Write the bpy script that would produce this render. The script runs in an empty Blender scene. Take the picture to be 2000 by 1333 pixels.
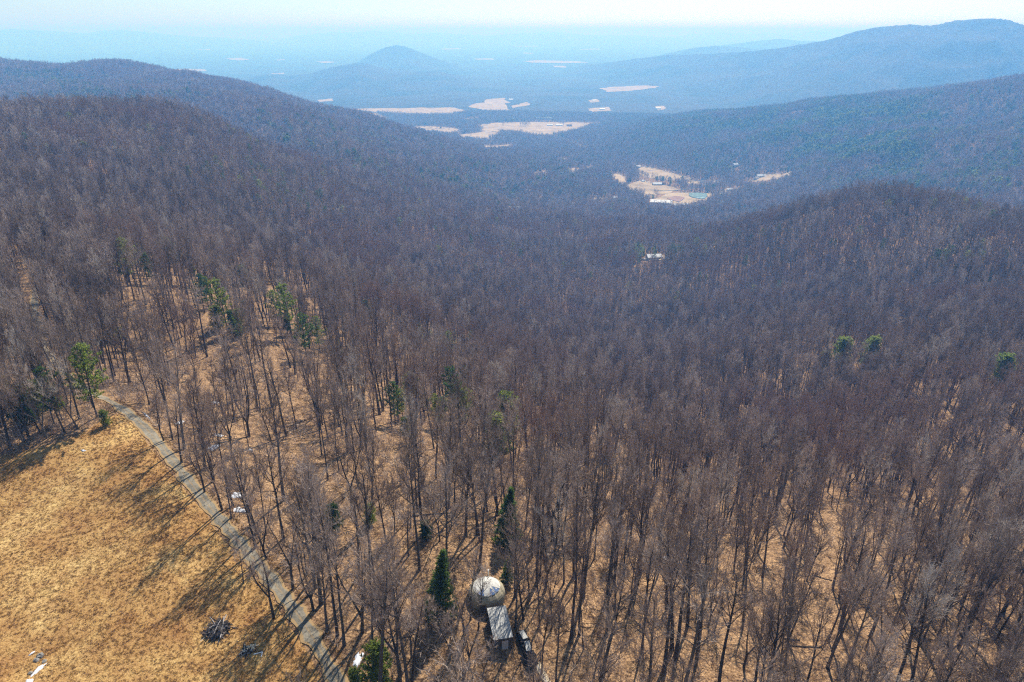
import bpy, math, random
import numpy as np
from mathutils import Vector

S = bpy.context.scene
C = S.collection
rng = np.random.RandomState(7)
random.seed(7)
R = math.radians

# ------------------------------------------------------------------ camera
CAMZ = 80.0
F, V0 = 1333.33, 60.0                      # focal length in photo pixels, row of the true horizon
PITCH = math.atan((666.5 - V0) / F)
cam_d = bpy.data.cameras.new('camera')
cam_d.lens = 24; cam_d.sensor_width = 36
cam_d.clip_start = 0.5; cam_d.clip_end = 250000
cam = bpy.data.objects.new('camera', cam_d); C.objects.link(cam)
cam.location = (0, 0, CAMZ)
cam.rotation_euler = (math.pi / 2 - PITCH, 0, 0)
S.camera = cam

# ------------------------------------------------------------------ sky, sun, exposure
SUN_AZ, SUN_EL = R(18), R(45)              # azimuth from +Y towards +X
w = bpy.data.worlds.new('World'); S.world = w; w.use_nodes = True
nt = w.node_tree; nt.nodes.clear()
sky = nt.nodes.new('ShaderNodeTexSky'); sky.sky_type = 'NISHITA'; sky.sun_disc = False
sky.sun_elevation = SUN_EL; sky.sun_rotation = SUN_AZ
sky.altitude = 300; sky.air_density = 1.0; sky.dust_density = 0.6; sky.ozone_density = 2.0
bg = nt.nodes.new('ShaderNodeBackground'); bg.inputs['Strength'].default_value = 0.085
wo = nt.nodes.new('ShaderNodeOutputWorld')
hs = nt.nodes.new('ShaderNodeHueSaturation'); hs.inputs['Saturation'].default_value = 0.75
nt.links.new(sky.outputs[0], hs.inputs['Color'])
tn = nt.nodes.new('ShaderNodeMix'); tn.data_type = 'RGBA'; tn.blend_type = 'MULTIPLY'; tn.inputs[0].default_value = 1; tn.inputs[7].default_value = (0.77, 0.955, 1.12, 1)
nt.links.new(hs.outputs[0], tn.inputs[6]); nt.links.new(tn.outputs[2], bg.inputs[0]); nt.links.new(bg.outputs[0], wo.inputs[0])
sun_d = bpy.data.lights.new('sun', 'SUN'); sun_d.energy = 4.6; sun_d.angle = R(0.5); sun_d.color = (1, 0.95, 0.87)
sun = bpy.data.objects.new('sun', sun_d); C.objects.link(sun)
sdir = Vector((math.sin(SUN_AZ) * math.cos(SUN_EL), math.cos(SUN_AZ) * math.cos(SUN_EL), math.sin(SUN_EL)))
sun.rotation_euler = sdir.to_track_quat('Z', 'Y').to_euler()
sun.location = (0, 0, 200)
S.view_settings.view_transform = 'Standard'; S.view_settings.look = 'None'
S.view_settings.exposure = 0.68; S.view_settings.gamma = 1.0
S.view_settings.use_curve_mapping = False
S.cycles.use_denoising = False; S.cycles.pixel_filter_type = 'BLACKMAN_HARRIS'; S.cycles.filter_width = 1.2
S.cycles.max_bounces = 4; S.cycles.diffuse_bounces = 2; S.cycles.glossy_bounces = 1
S.cycles.transmission_bounces = 2; S.cycles.volume_bounces = 1; S.cycles.transparent_max_bounces = 6

# ------------------------------------------------------------------ pixel -> place
def ray(u, v):
    x = (u - 1000) / F; y = (666.5 - v) / F
    d = np.array([x, math.cos(PITCH) + y * math.sin(PITCH), -math.sin(PITCH) + y * math.cos(PITCH)])
    return d
def atz(u, v, z):
    d = ray(u, v); t = (z - CAMZ) / d[2]
    return np.array([d[0] * t, d[1] * t, z])
def atd(u, v, dist, drop=0.0):
    d = ray(u, v); t = dist / math.hypot(d[0], d[1])
    return np.array([d[0] * t, d[1] * t, CAMZ + d[2] * t - drop])
def project(P):
    P = np.atleast_2d(P)
    x = P[:, 0]; y = P[:, 1]; z = P[:, 2] - CAMZ
    dz = y * math.cos(PITCH) - z * math.sin(PITCH)
    up = y * math.sin(PITCH) + z * math.cos(PITCH)
    dz = np.where(dz < 1e-3, 1e-3, dz)
    return 1000 + F * x / dz, 666.5 - F * up / dz, dz

# ------------------------------------------------------------------ noise
def _hash(ix, iy, seed):
    n = (ix.astype(np.int64) * 374761393 + iy.astype(np.int64) * 668265263 + seed * 982451653) & 0x7fffffff
    n = ((n ^ (n >> 13)) * 1274126177) & 0x7fffffff
    n = n ^ (n >> 16)
    return (n & 0xffff) / 65535.0
def vnoise(x, y, scale, seed=0):
    x = np.asarray(x, float) / scale; y = np.asarray(y, float) / scale
    ix = np.floor(x); iy = np.floor(y); fx = x - ix; fy = y - iy
    fx = fx * fx * (3 - 2 * fx); fy = fy * fy * (3 - 2 * fy)
    a = _hash(ix, iy, seed); b = _hash(ix + 1, iy, seed); c = _hash(ix, iy + 1, seed); d = _hash(ix + 1, iy + 1, seed)
    return (a * (1 - fx) + b * fx) * (1 - fy) + (c * (1 - fx) + d * fx) * fy
def fbm(x, y, scale, seed=0, n=3):
    s = 0; a = 1; t = 0
    for k in range(n):
        s = s + a * vnoise(x, y, scale / 2 ** k, seed + 17 * k); t += a; a *= 0.5
    return s / t

# ------------------------------------------------------------------ the lie of the land: surveyed points
PTS = []
def cz(u, v, z): PTS.append(atz(u, v, z))
def cd(u, v, d, drop=0): PTS.append(atd(u, v, d, drop))
def raw(az, d, z): PTS.append(np.array([d * math.sin(R(az)), d * math.cos(R(az)), z]))
for az in (-160, -110, -60, -30, 0, 30, 60, 110, 160, 180):
    raw(az, 12, 0); raw(az, 35, 0)
for u, v, z in [(0, 1333, 0), (300, 1333, 0), (535, 1210, 0), (640, 1333, 0), (0, 1000, 1), (200, 1000, 0.5), (0, 895, 2), (220, 790, 2),
                (400, 1000, 0.3), (330, 890, 1), (950, 1180, -1), (1000, 1333, -2), (1400, 1333, -6), (2000, 1333, -10), (1720, 1030, -35),
                (1400, 1030, -36), (1150, 1030, -19), (932, 1046, -3), (700, 900, -8), (640, 750, -22), (885, 840, -28), (446, 655, -18),
                (596, 690, -25), (250, 560, -12), (100, 700, -2), (1250, 1180, -13), (1700, 1200, -20), (2000, 1050, -35), (285, 700, -16), (390, 797, -8), (1310, 690, -150), (560, 850, -9), (1650, 705, -95),
                (1450, 650, -140), (1900, 560, -105), (1150, 640, -165), (1080, 530, -195), (1276, 502, -205), (1000, 410, -290),
                (1000, 700, -108), (1200, 800, -92), (1500, 850, -92), (1900, 800, -66), (1700, 560, -130), (1500, 560, -165), (1300, 580, -178),
                (750, 700, -46), (850, 620, -95), (1360, 390, -330), (1250, 335, -342), (1500, 345, -322), (1130, 285, -366), (1050, 250, -378),
                (820, 218, -378), (970, 205, -388), (1240, 172, -402), (960, 288, -362), (850, 255, -376), (1180, 390, -312), (700, 218, -380)]:
    cz(u, v, z)
K = 16
for u, v, d in [(100, 300, 620), (150, 222, 880), (20, 225, 880), (350, 222, 1000), (300, 330, 620), (250, 126, 3100), (190, 130, 3150), (120, 136, 3250), (60, 133, 3350), (0, 127, 3400),
                (60, 165, 2600), (200, 185, 2150), (300, 139, 3050), (420, 169, 2950), (500, 192, 2950), (600, 216, 2950), (690, 240, 2980),
                (350, 190, 1950), (450, 215, 1750), (500, 300, 950), (500, 400, 620), (600, 400, 700), (700, 320, 1300), (600, 260, 1500),
                (800, 400, 980), (800, 320, 1500), (900, 460, 850), (800, 500, 640), (700, 500, 520), (600, 500, 430),
                (1700, 376, 840), (1620, 385, 860), (1800, 390, 820), (1900, 410, 800), (2000, 424, 780), (1500, 420, 950), (1350, 443, 1060),
                (1850, 480, 660), (1600, 470, 730),
                (2000, 142, 2950), (1900, 162, 3000), (1800, 182, 3050), (1600, 196, 3250), (1450, 206, 3350), (1300, 227, 3500), (1180, 250, 3600),
                (1700, 300, 2050), (1900, 300, 1950), (1900, 225, 2450), (1700, 240, 2600), (1500, 280, 2450), (1500, 235, 2950), (1300, 290, 2650), (1950, 400, 1450)]:
    cd(u, v, d, K)
raw(-37, 1400, -165); raw(-30, 1400, -175); raw(-22, 1450, -190); raw(19, 1300, -275); raw(15, 1450, -292)                 # the dip behind the near left ridge
raw(-37, 4500, -300); raw(-28, 4400, -370); raw(-18, 3400, -375)
raw(24, 1250, -262); raw(30, 1200, -240); raw(37, 1150, -220)                   # the dip behind the right knoll
raw(24, 4000, -320); raw(30, 4000, -260); raw(37, 3900, -230); raw(33, 4900, -400); raw(20, 4300, -395)
for az, zs in [(50, (-14, -50, -80, -60, -20, -150)), (75, (-8, -40, -70, -80, -60, -150)), (-50, (2, 8, -5, -40, -20, -200)), (-75, (2, 10, 15, 0, -20, -200)),
               (110, (-4, -10, -30, -60, -60, -150)), (-110, (1, 10, 30, 30, 10, -200)), (180, (0, 20, 60, 90, 120, 100)), (-150, (0, 15, 50, 70, 100, 50)), (150, (0, 10, 40, 60, 80, 50))]:
    for d, z in zip((90, 250, 600, 1200, 2300, 4200), zs): raw(az, d, z)
for az in range(-180, 180, 20):
    for d in (6500, 9000, 20000, 70000): raw(az, d, -418 if d < 7000 else -432)
PTS = np.array(PTS)
def coords(x, y):
    d = np.maximum(np.hypot(x, y), 5.0)
    a = np.arctan2(x, y)
    l = np.log(d)
    wgt = np.clip((d - 5) / 20, 0, 1)
    return np.stack([x / d * wgt * 1.35, y / d * wgt * 1.35, l], -1)
CP = coords(PTS[:, 0], PTS[:, 1])
def kern(r2): return np.sqrt(r2 + 0.06 ** 2)
_r2 = ((CP[:, None] - CP[None]) ** 2).sum(-1)
_A = kern(_r2) + np.eye(len(CP)) * -0.004
_n = len(CP)
_M = np.zeros((_n + 1, _n + 1)); _M[:_n, :_n] = _A; _M[:_n, _n] = 1; _M[_n, :_n] = 1
_W = np.linalg.solve(_M, np.append(PTS[:, 2], 0))
def height0(x, y):
    x = np.asarray(x, float); y = np.asarray(y, float); sh = x.shape
    q = coords(x.ravel(), y.ravel()); out = np.empty(len(q))
    for i in range(0, len(q), 20000):
        s = q[i:i + 20000]
        r2 = np.maximum((s ** 2).sum(1)[:, None] + (CP ** 2).sum(1)[None] - 2 * s @ CP.T, 0)
        out[i:i + 20000] = kern(r2) @ _W[:_n] + _W[_n]
    return out.reshape(sh)
def height(x, y):
    x = np.asarray(x, float); y = np.asarray(y, float)
    d = np.hypot(x, y)
    h = height0(x, y)
    near = np.clip((d - 120) / 250, 0, 1); mid = np.clip((d - 330) / 700, 0, 1)
    up = np.clip((h + 365) / 120, 0, 1)                                        # valley floors stay flat
    h = h + near * (fbm(x, y, 70, 3) - 0.5) * 9 * (0.3 + 0.7 * up)
    rg = 1 - np.abs(2 * vnoise(x, y, 330, 11) - 1)
    h = h + mid * up * ((rg - 0.6) * 38 + (fbm(x, y, 160, 5) - 0.5) * 20)
    wood = np.clip((d - 60) / 60, 0, 1)
    return h + wood * (fbm(x, y, 16, 9, 2) - 0.5) * 1.1
def ground(u, v):                                                              # where the sight line through a photo pixel meets the land
    d = ray(u, v); n = math.hypot(d[0], d[1])
    dist = np.exp(np.linspace(math.log(25), math.log(60000), 1500))
    t = dist / n
    gap = CAMZ + d[2] * t - height(d[0] * t, d[1] * t)
    k = np.argmax(gap < 0)
    if gap[k] >= 0: k = len(t) - 1
    if k == 0: tt = t[0]
    else:
        a, b = t[k - 1], t[k]; ga, gb = gap[k - 1], gap[k]
        tt = a + (b - a) * ga / (ga - gb) if ga != gb else a
    x, y = d[0] * tt, d[1] * tt
    return np.array([x, y, float(height(np.array([x]), np.array([y]))[0])])

# ------------------------------------------------------------------ object helpers
def mesh(name, v, f, mats=(), smooth=False):
    me = bpy.data.meshes.new(name)
    v = np.asarray(v, np.float32)
    me.from_pydata(v.tolist() if len(v) < 200000 else v, [], f if isinstance(f, list) else np.asarray(f).tolist())
    for m in mats: me.materials.append(m)
    if smooth: me.shade_smooth()
    return me
def link(name, me, parent=None, loc=None, rot=None, scale=None):
    o = bpy.data.objects.new(name, me); C.objects.link(o)
    if parent is not None: o.parent = parent
    if loc is not None: o.location = loc
    if rot is not None: o.rotation_euler = rot
    if scale is not None: o.scale = (scale,) * 3 if np.isscalar(scale) else scale
    return o
def tag(o, label=None, cat=None, group=None, kind=None):
    if label: o['label'] = label
    if cat: o['category'] = cat
    if group: o['group'] = group
    if kind: o['kind'] = kind
    return o
def thing(name, label, cat, loc=(0, 0, 0), rz=0, group=None):
    return tag(link(name, None, None, loc, (0, 0, rz)), label, cat, group)
class MB:
    def __init__(s): s.v = []; s.f = []
    def add(s, v, f):
        n = len(s.v); s.v += [tuple(p) for p in v]; s.f += [tuple(i + n for i in q) for q in f]
    def box(s, c, size, rz=0, tilt=0):
        x, y, z = [k / 2 for k in size]; P = []
        for sx, sy, sz in ((-1, -1, -1), (1, -1, -1), (1, 1, -1), (-1, 1, -1), (-1, -1, 1), (1, -1, 1), (1, 1, 1), (-1, 1, 1)):
            a, b, cc = sx * x, sy * y, sz * z
            b, cc = b * math.cos(tilt) - cc * math.sin(tilt), b * math.sin(tilt) + cc * math.cos(tilt)
            a, b = a * math.cos(rz) - b * math.sin(rz), a * math.sin(rz) + b * math.cos(rz)
            P.append((c[0] + a, c[1] + b, c[2] + cc))
        s.add(P, [(3, 2, 1, 0), (4, 5, 6, 7), (0, 1, 5, 4), (1, 2, 6, 5), (2, 3, 7, 6), (3, 0, 4, 7)])
    def tube(s, path, rad, n=5, cap=False):
        path = np.asarray(path, float); m = len(path)
        tg = np.gradient(path, axis=0); tg /= np.linalg.norm(tg, axis=1)[:, None] + 1e-9
        ref = np.array([0, 0, 1.0]) if abs(tg[0][2]) < 0.8 else np.array([1.0, 0, 0])
        V = []
        for i in range(m):
            a = np.cross(tg[i], ref); a /= np.linalg.norm(a) + 1e-9; b = np.cross(a, tg[i])
            for k in range(n):
                t = 2 * math.pi * k / n
                V.append(path[i] + rad[i] * (a * math.cos(t) + b * math.sin(t)))
        Fc = [(i * n + k, i * n + (k + 1) % n, (i + 1) * n + (k + 1) % n, (i + 1) * n + k) for i in range(m - 1) for k in range(n)]
        if cap: Fc += [tuple(range(n)), tuple(range((m - 1) * n, m * n))]
        s.add(V, Fc)
    def blade(s, p, q, w):
        p = np.asarray(p, float); q = np.asarray(q, float); d = q - p
        r = np.array([random.uniform(-1, 1) for _ in range(3)]); a = np.cross(d, r); a *= w / 2 / (np.linalg.norm(a) + 1e-9)
        s.add([p - a, p + a, q], [(0, 1, 2)])
    def build(s, name, mats, parent=None, smooth=False, loc=None):
        if not isinstance(mats, (list, tuple)): mats = [mats]
        return link(name, mesh(name, s.v, s.f, mats, smooth), parent, loc)

# ------------------------------------------------------------------ materials
def new_mat(name, rough=0.95):
    m = bpy.data.materials.new(name); m.use_nodes = True
    n = m.node_tree; b = n.nodes['Principled BSDF']; b.inputs['Roughness'].default_value = rough
    b.inputs['Specular IOR Level'].default_value = 0.1
    return m, n, b
def ramp(n, stops, interp='LINEAR'):
    r = n.nodes.new('ShaderNodeValToRGB'); r.color_ramp.interpolation = interp
    e = r.color_ramp.elements
    while len(e) < len(stops): e.new(0.5)
    for k, (p, c) in enumerate(stops): e[k].position = p; e[k].color = (*c, 1)
    return r
def noise(n, vec, scale, detail=4, rough=0.6):
    t = n.nodes.new('ShaderNodeTexNoise'); t.inputs['Scale'].default_value = scale; t.inputs['Detail'].default_value = detail
    t.inputs['Roughness'].default_value = rough
    n.links.new(vec, t.inputs['Vector']); return t.outputs['Fac']
def geo_pos(n): return n.nodes.new('ShaderNodeNewGeometry').outputs['Position']
def mixc(n, fac, a, b, mode='MIX'):
    m = n.nodes.new('ShaderNodeMix'); m.data_type = 'RGBA'; m.blend_type = mode
    for s, val in ((m.inputs[0], fac), (m.inputs[6], a), (m.inputs[7], b)):
        if isinstance(val, (int, float)): s.default_value = val
        elif isinstance(val, tuple): s.default_value = (*val, 1)
        else: n.links.new(val, s)
    return m.outputs[2]
def bump(n, b, hgt, strength, dist):
    k = n.nodes.new('ShaderNodeBump'); k.inputs['Strength'].default_value = strength; k.inputs['Distance'].default_value = dist
    n.links.new(hgt, k.inputs['Height']); n.links.new(k.outputs[0], b.inputs['Normal'])
def simple(name, col, rough=0.8, var=0.25, scale=3.0, spec=0.2, metal=0):
    m, n, b = new_mat(name, rough); p = n.nodes.new('ShaderNodeTexCoord').outputs['Object']
    f = noise(n, p, scale)
    r = ramp(n, [(0.3, tuple(c * (1 - var) for c in col)), (0.7, tuple(min(1, c * (1 + var)) for c in col))])
    n.links.new(f, r.inputs[0]); n.links.new(r.outputs[0], b.inputs['Base Color'])
    b.inputs['Specular IOR Level'].default_value = spec; b.inputs['Metallic'].default_value = metal
    bump(n, b, f, 0.3, 0.03)
    return m
# leaf litter under the trees
M = {}
m, n, b = new_mat('leaf_litter'); p = geo_pos(n)
fine = noise(n, p, 2.4, 8, 0.9); mid_ = noise(n, p, 0.45, 6, 0.75); big = noise(n, p, 0.02, 4)
c1 = ramp(n, [(0.42, (0.04, 0.025, 0.017)), (0.5, (0.255, 0.158, 0.086)), (0.58, (0.56, 0.375, 0.21))]); n.links.new(fine, c1.inputs[0])
c2r = ramp(n, [(0.36, (0.45, 0.40, 0.37)), (0.5, (0.95, 0.92, 0.88)), (0.64, (1.3, 1.28, 1.2))]); n.links.new(mid_, c2r.inputs[0]); c2 = c2r.outputs[0]; n.links.new(c1.outputs[0], b.inputs['Base Color'])
c3 = mixc(n, 1.0, c1.outputs[0], c2, 'MULTIPLY')
c4 = ramp(n, [(0.35, (0.85, 0.82, 0.80)), (0.7, (1.1, 1.08, 1.05))]); n.links.new(big, c4.inputs[0])
n.links.new(mixc(n, 1.0, c3, c4.outputs[0], 'MULTIPLY'), b.inputs['Base Color'])
bump(n, b, fine, 0.7, 0.25); M['litter'] = m
# dry meadow grass
m, n, b = new_mat('dry_meadow_grass'); p = geo_pos(n)
fine = noise(n, p, 4.5, 6, 0.8); mid_ = noise(n, p, 0.35, 5, 0.65); big = noise(n, p, 0.075, 4, 0.6)
c1 = ramp(n, [(0.38, (0.22, 0.115, 0.04)), (0.5, (0.41, 0.24, 0.085)), (0.62, (0.60, 0.39, 0.155))]); n.links.new(fine, c1.inputs[0])
c2 = ramp(n, [(0.35, (0.85, 0.78, 0.75)), (0.5, (1, 0.97, 0.93)), (0.66, (1.08, 1.1, 1.08))]); n.links.new(mid_, c2.inputs[0])
c3 = ramp(n, [(0.34, (0.78, 0.70, 0.68)), (0.52, (1, 1, 1)), (0.66, (1.28, 1.42, 1.55))]); n.links.new(big, c3.inputs[0])
n.links.new(mixc(n, 1.0, mixc(n, 1.0, c1.outputs[0], c2.outputs[0], 'MULTIPLY'), c3.outputs[0], 'MULTIPLY'), b.inputs['Base Color'])
bump(n, b, fine, 0.8, 0.2); M['meadow'] = m
# the drive's worn gravel and asphalt, the far road
m, n, b = new_mat('worn_asphalt'); p = geo_pos(n)
f1 = noise(n, p, 0.5, 5); f2 = noise(n, p, 6, 5, 0.7)
c1 = ramp(n, [(0.3, (0.13, 0.12, 0.10)), (0.55, (0.20, 0.185, 0.15)), (0.75, (0.28, 0.255, 0.195))]); n.links.new(f1, c1.inputs[0])
c2 = ramp(n, [(0.3, (0.75, 0.75, 0.75)), (0.7, (1.15, 1.15, 1.15))]); n.links.new(f2, c2.inputs[0])
n.links.new(mixc(n, 1.0, c1.outputs[0], c2.outputs[0], 'MULTIPLY'), b.inputs['Base Color']); bump(n, b, f2, 0.4, 0.05); M['drive'] = m
m, n, b = new_mat('worn_driveway'); p = geo_pos(n)
f1 = noise(n, p, 0.35, 6, .7); f2 = noise(n, p, 5, 6, 0.8); f3 = noise(n, p, 1.1, 4, .7)
c1 = ramp(n, [(0.34, (0.10, 0.088, 0.068)), (0.5, (0.19, 0.168, 0.128)), (0.66, (0.29, 0.255, 0.19))]); n.links.new(f1, c1.inputs[0])
c2 = ramp(n, [(0.34, (0.6, 0.6, 0.6)), (0.66, (1.3, 1.3, 1.3))]); n.links.new(f2, c2.inputs[0])
at = n.nodes.new('ShaderNodeAttribute'); at.attribute_name = 'across'
ab = n.nodes.new('ShaderNodeMath'); ab.operation = 'ABSOLUTE'; n.links.new(at.outputs['Fac'], ab.inputs[0])
ad = n.nodes.new('ShaderNodeMath'); ad.operation = 'MULTIPLY_ADD'; ad.inputs[1].default_value = .55; n.links.new(f3, ad.inputs[0]); n.links.new(ab.outputs[0], ad.inputs[2])
ce = ramp(n, [(0.30, (.55, .55, .55)), (0.42, (0, 0, 0)), (0.92, (0, 0, 0)), (1.22, (1, 1, 1))]); n.links.new(ad.outputs[0], ce.inputs[0])
base = mixc(n, 1.0, c1.outputs[0], c2.outputs[0], 'MULTIPLY'); n.links.new(mixc(n, ce.outputs[0], base, (0.30, 0.20, 0.095)), b.inputs['Base Color']); bump(n, b, f2, 0.5, 0.06); M['driveway'] = m
# far woods where single trees no longer show
m, n, b = new_mat('distant_woodland'); p = geo_pos(n)
f1 = noise(n, p, 0.035, 6, 0.75); f2 = noise(n, p, 0.0022, 5, 0.65)
c1 = ramp(n, [(0.36, (0.022, 0.026, 0.026)), (0.52, (0.062, 0.06, 0.055)), (0.66, (0.115, 0.10, 0.09))]); n.links.new(f1, c1.inputs[0])
c2 = ramp(n, [(0.38, (0.45, 0.62, 0.45)), (0.5, (0.95, 0.95, 0.95)), (0.68, (1.2, 1.1, 1.05))]); n.links.new(f2, c2.inputs[0])
n.links.new(mixc(n, 1.0, c1.outputs[0], c2.outputs[0], 'MULTIPLY'), b.inputs['Base Color']); bump(n, b, f1, 1.0, 12); M['woods'] = m
# valley pasture
m, n, b = new_mat('winter_pasture'); p = geo_pos(n)
f1 = noise(n, p, 0.016, 6, .7); f2 = noise(n, p, 0.2, 4)
c1 = ramp(n, [(0.3, (0.22, 0.165, 0.10)), (0.5, (0.38, 0.285, 0.175)), (0.7, (0.50, 0.39, 0.25))]); n.links.new(f1, c1.inputs[0])
c2 = ramp(n, [(0.3, (0.85, 0.85, 0.85)), (0.7, (1.1, 1.1, 1.1))]); n.links.new(f2, c2.inputs[0])
n.links.new(mixc(n, 1.0, c1.outputs[0], c2.outputs[0], 'MULTIPLY'), b.inputs['Base Color']); M['pasture'] = m
# bark and twigs: each tree a little different, reddish stands in patches
def tree_mat(name, cols, red, pale):
    m, n, b = new_mat(name, 0.9); oi = n.nodes.new('ShaderNodeObjectInfo')
    r = ramp(n, [(0.0, cols[0]), (0.5, cols[1]), (0.93, cols[2]), (0.95, pale)]); n.links.new(oi.outputs['Random'], r.inputs[0])
    f = noise(n, oi.outputs['Location'], 0.011, 4, 0.65)
    k = ramp(n, [(0.52, (0, 0, 0)), (0.62, (1, 1, 1))]); n.links.new(f, k.inputs[0])
    f2 = noise(n, oi.outputs['Location'], 0.05, 3, 0.7)
    k2 = ramp(n, [(0.60, (0, 0, 0)), (0.70, (1, 1, 1))]); n.links.new(f2, k2.inputs[0])
    c = mixc(n, k.outputs[0], r.outputs[0], red); c = mixc(n, k2.outputs[0], c, pale)
    p = geo_pos(n); g = noise(n, p, 1.2, 3)
    kk = ramp(n, [(0.3, (0.75, 0.75, 0.75)), (0.7, (1.25, 1.25, 1.25))]); n.links.new(g, kk.inputs[0])
    n.links.new(mixc(n, 1.0, c, kk.outputs[0], 'MULTIPLY'), b.inputs['Base Color']); return m
M['bark'] = tree_mat('grey_brown_bark', [(0.045, 0.038, 0.032), (0.075, 0.063, 0.053), (0.12, 0.102, 0.088)], (0.085, 0.06, 0.048), (0.15, 0.132, 0.115))
M['twig'] = tree_mat('bare_twigs', [(0.18, 0.13, 0.10), (0.34, 0.255, 0.20), (0.52, 0.41, 0.33)], (0.35, 0.235, 0.175), (0.56, 0.48, 0.40))
def needle_mat(name, a, b_, c_):
    m, n, b = new_mat(name, 0.7); oi = n.nodes.new('ShaderNodeObjectInfo')
    r = ramp(n, [(0.0, a), (0.5, b_), (1.0, c_)]); n.links.new(oi.outputs['Random'], r.inputs[0])
    f = noise(n, geo_pos(n), 1.3, 3); k = ramp(n, [(0.3, (0.6, 0.65, 0.6)), (0.7, (1.35, 1.3, 1.2))]); n.links.new(f, k.inputs[0])
    col = mixc(n, 1.0, r.outputs[0], k.outputs[0], 'MULTIPLY'); n.links.new(col, b.inputs['Base Color'])
    tr = n.nodes.new('ShaderNodeBsdfTranslucent'); n.links.new(col, tr.inputs[0])
    mx = n.nodes.new('ShaderNodeMixShader'); mx.inputs[0].default_value = 0.68
    n.links.new(b.outputs[0], mx.inputs[1]); n.links.new(tr.outputs[0], mx.inputs[2])
    n.links.new(mx.outputs[0], n.nodes['Material Output'].inputs[0]); return m
M['dark_needle'] = needle_mat('dark_needles', (0.07, 0.125, 0.035), (0.095, 0.16, 0.04), (0.125, 0.19, 0.045))
M['green_needle'] = needle_mat('yellow_green_needles', (0.18, 0.235, 0.045), (0.24, 0.295, 0.055), (0.29, 0.325, 0.07))
M['snow'] = simple('old_snow', (0.66, 0.67, 0.70), 0.7, 0.2, 3)
M['wood_grey'] = simple('weathered_wood', (0.42, 0.38, 0.35), 0.8, 0.3, 6)
M['wood_dark'] = simple('rotten_dark_wood', (0.045, 0.037, 0.033), 0.9, 0.4, 5)
M['wood_pale'] = simple('fresh_split_wood', (0.62, 0.50, 0.33), 0.8, 0.25, 6)
M['canvas'] = simple('tan_canvas', (0.34, 0.295, 0.20), 0.85, 0.25, 1.6)
M['canvas_white'] = simple('faded_white_canvas', (0.50, 0.49, 0.45), 0.75, 0.3, 1.2)
M['skylight'] = simple('blue_skylight', (0.07, 0.13, 0.27), 0.25, 0.3, 2, 0.5)
M['metal_roof'] = simple('dull_white_metal', (0.36, 0.355, 0.33), 0.5, 0.18, 0.9, 0.4)
M['shed_wall'] = simple('dark_board_wall', (0.085, 0.065, 0.05), 0.9, 0.3, 3)
M['pipe'] = simple('white_plastic', (0.8, 0.8, 0.78), 0.5, 0.05, 3)
M['stone'] = simple('grey_rock', (0.24, 0.22, 0.19), 0.9, 0.3, 2)
M['roof_white'] = simple('white_roof', (0.8, 0.8, 0.78), 0.5, 0.06, 0.3)
M['roof_grey'] = simple('grey_shingle', (0.30, 0.29, 0.29), 0.8, 0.15, 0.5)
M['roof_teal'] = simple('teal_metal', (0.10, 0.32, 0.33), 0.5, 0.1, 0.3)
M['roof_brown'] = simple('brown_roof', (0.22, 0.13, 0.09), 0.7, 0.2, 0.3)
M['wall_white'] = simple('white_siding', (0.72, 0.70, 0.66), 0.7, 0.06, 0.4)
M['wall_tan'] = simple('tan_siding', (0.42, 0.34, 0.25), 0.7, 0.1, 0.4)
M['glass'] = simple('window_glass', (0.05, 0.06, 0.07), 0.15, 0.1, 1, 0.6)
M['water'] = simple('teal_pond_water', (0.22, 0.34, 0.33), 0.12, 0.15, 0.02, 0.6)
M['arena_dirt'] = simple('brown_arena_dirt', (0.26, 0.155, 0.12), 0.95, 0.15, 0.05)

# ------------------------------------------------------------------ ground sheet (one sheet, wooded land and far plain)
MEADOW_PX = [(0, 893), (60, 878), (120, 862), (165, 845), (205, 822), (228, 805), (262, 832), (312, 893), (356, 955), (400, 1012), (448, 1070), (498, 1130), (545, 1190),
             (588, 1252), (622, 1315), (650, 1400)]
CLEAR = [ground(u, v)[:2] for u, v in MEADOW_PX]
MEADOW = np.array(CLEAR + [np.array([-22, 38]), np.array([-90, 20]), np.array([-160, 60]), np.array([-150, 105])])
def in_poly(x, y, poly):
    ins = np.zeros(np.shape(x), bool); n_ = len(poly); j = n_ - 1
    for i in range(n_):
        xi, yi = poly[i][0], poly[i][1]; xj, yj = poly[j][0], poly[j][1]
        c = ((yi > y) != (yj > y)) & (x < (xj - xi) * (y - yi) / (yj - yi + 1e-12) + xi)
        ins ^= c; j = i
    return ins
def dist_line(x, y, pts):
    best = np.full(np.shape(x), 1e9)
    for a, b_ in zip(pts[:-1], pts[1:]):
        dx, dy = b_[0] - a[0], b_[1] - a[1]; L = dx * dx + dy * dy + 1e-9
        t = np.clip(((x - a[0]) * dx + (y - a[1]) * dy) / L, 0, 1)
        best = np.minimum(best, np.hypot(x - a[0] - t * dx, y - a[1] - t * dy))
    return best
DRIVE_PX = [(72, 560), (66, 600), (72, 640), (88, 682), (118, 722), (165, 760), (215, 785), (245, 803), (287, 838), (332, 893), (377, 950), (423, 1008), (472, 1064), (522, 1124), (570, 1184), (610, 1244), (650, 1315), (690, 1400), (730, 1480)]
DRIVE = np.array([ground(u, v) for u, v in DRIVE_PX])
def resample(P, step, cut=2):
    P = np.asarray(P, float)
    for _ in range(cut):                                                          # corner cutting
        Q = [P[0]]
        for a, b_ in zip(P[:-1], P[1:]): Q += [a * .75 + b_ * .25, a * .25 + b_ * .75]
        P = np.array(Q + [P[-1]])
    s = np.append(0, np.cumsum(np.linalg.norm(np.diff(P[:, :2], axis=0), axis=1)))
    t = np.arange(0, s[-1], step)
    return np.stack([np.interp(t, s, P[:, k]) for k in range(P.shape[1])], -1)
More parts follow.
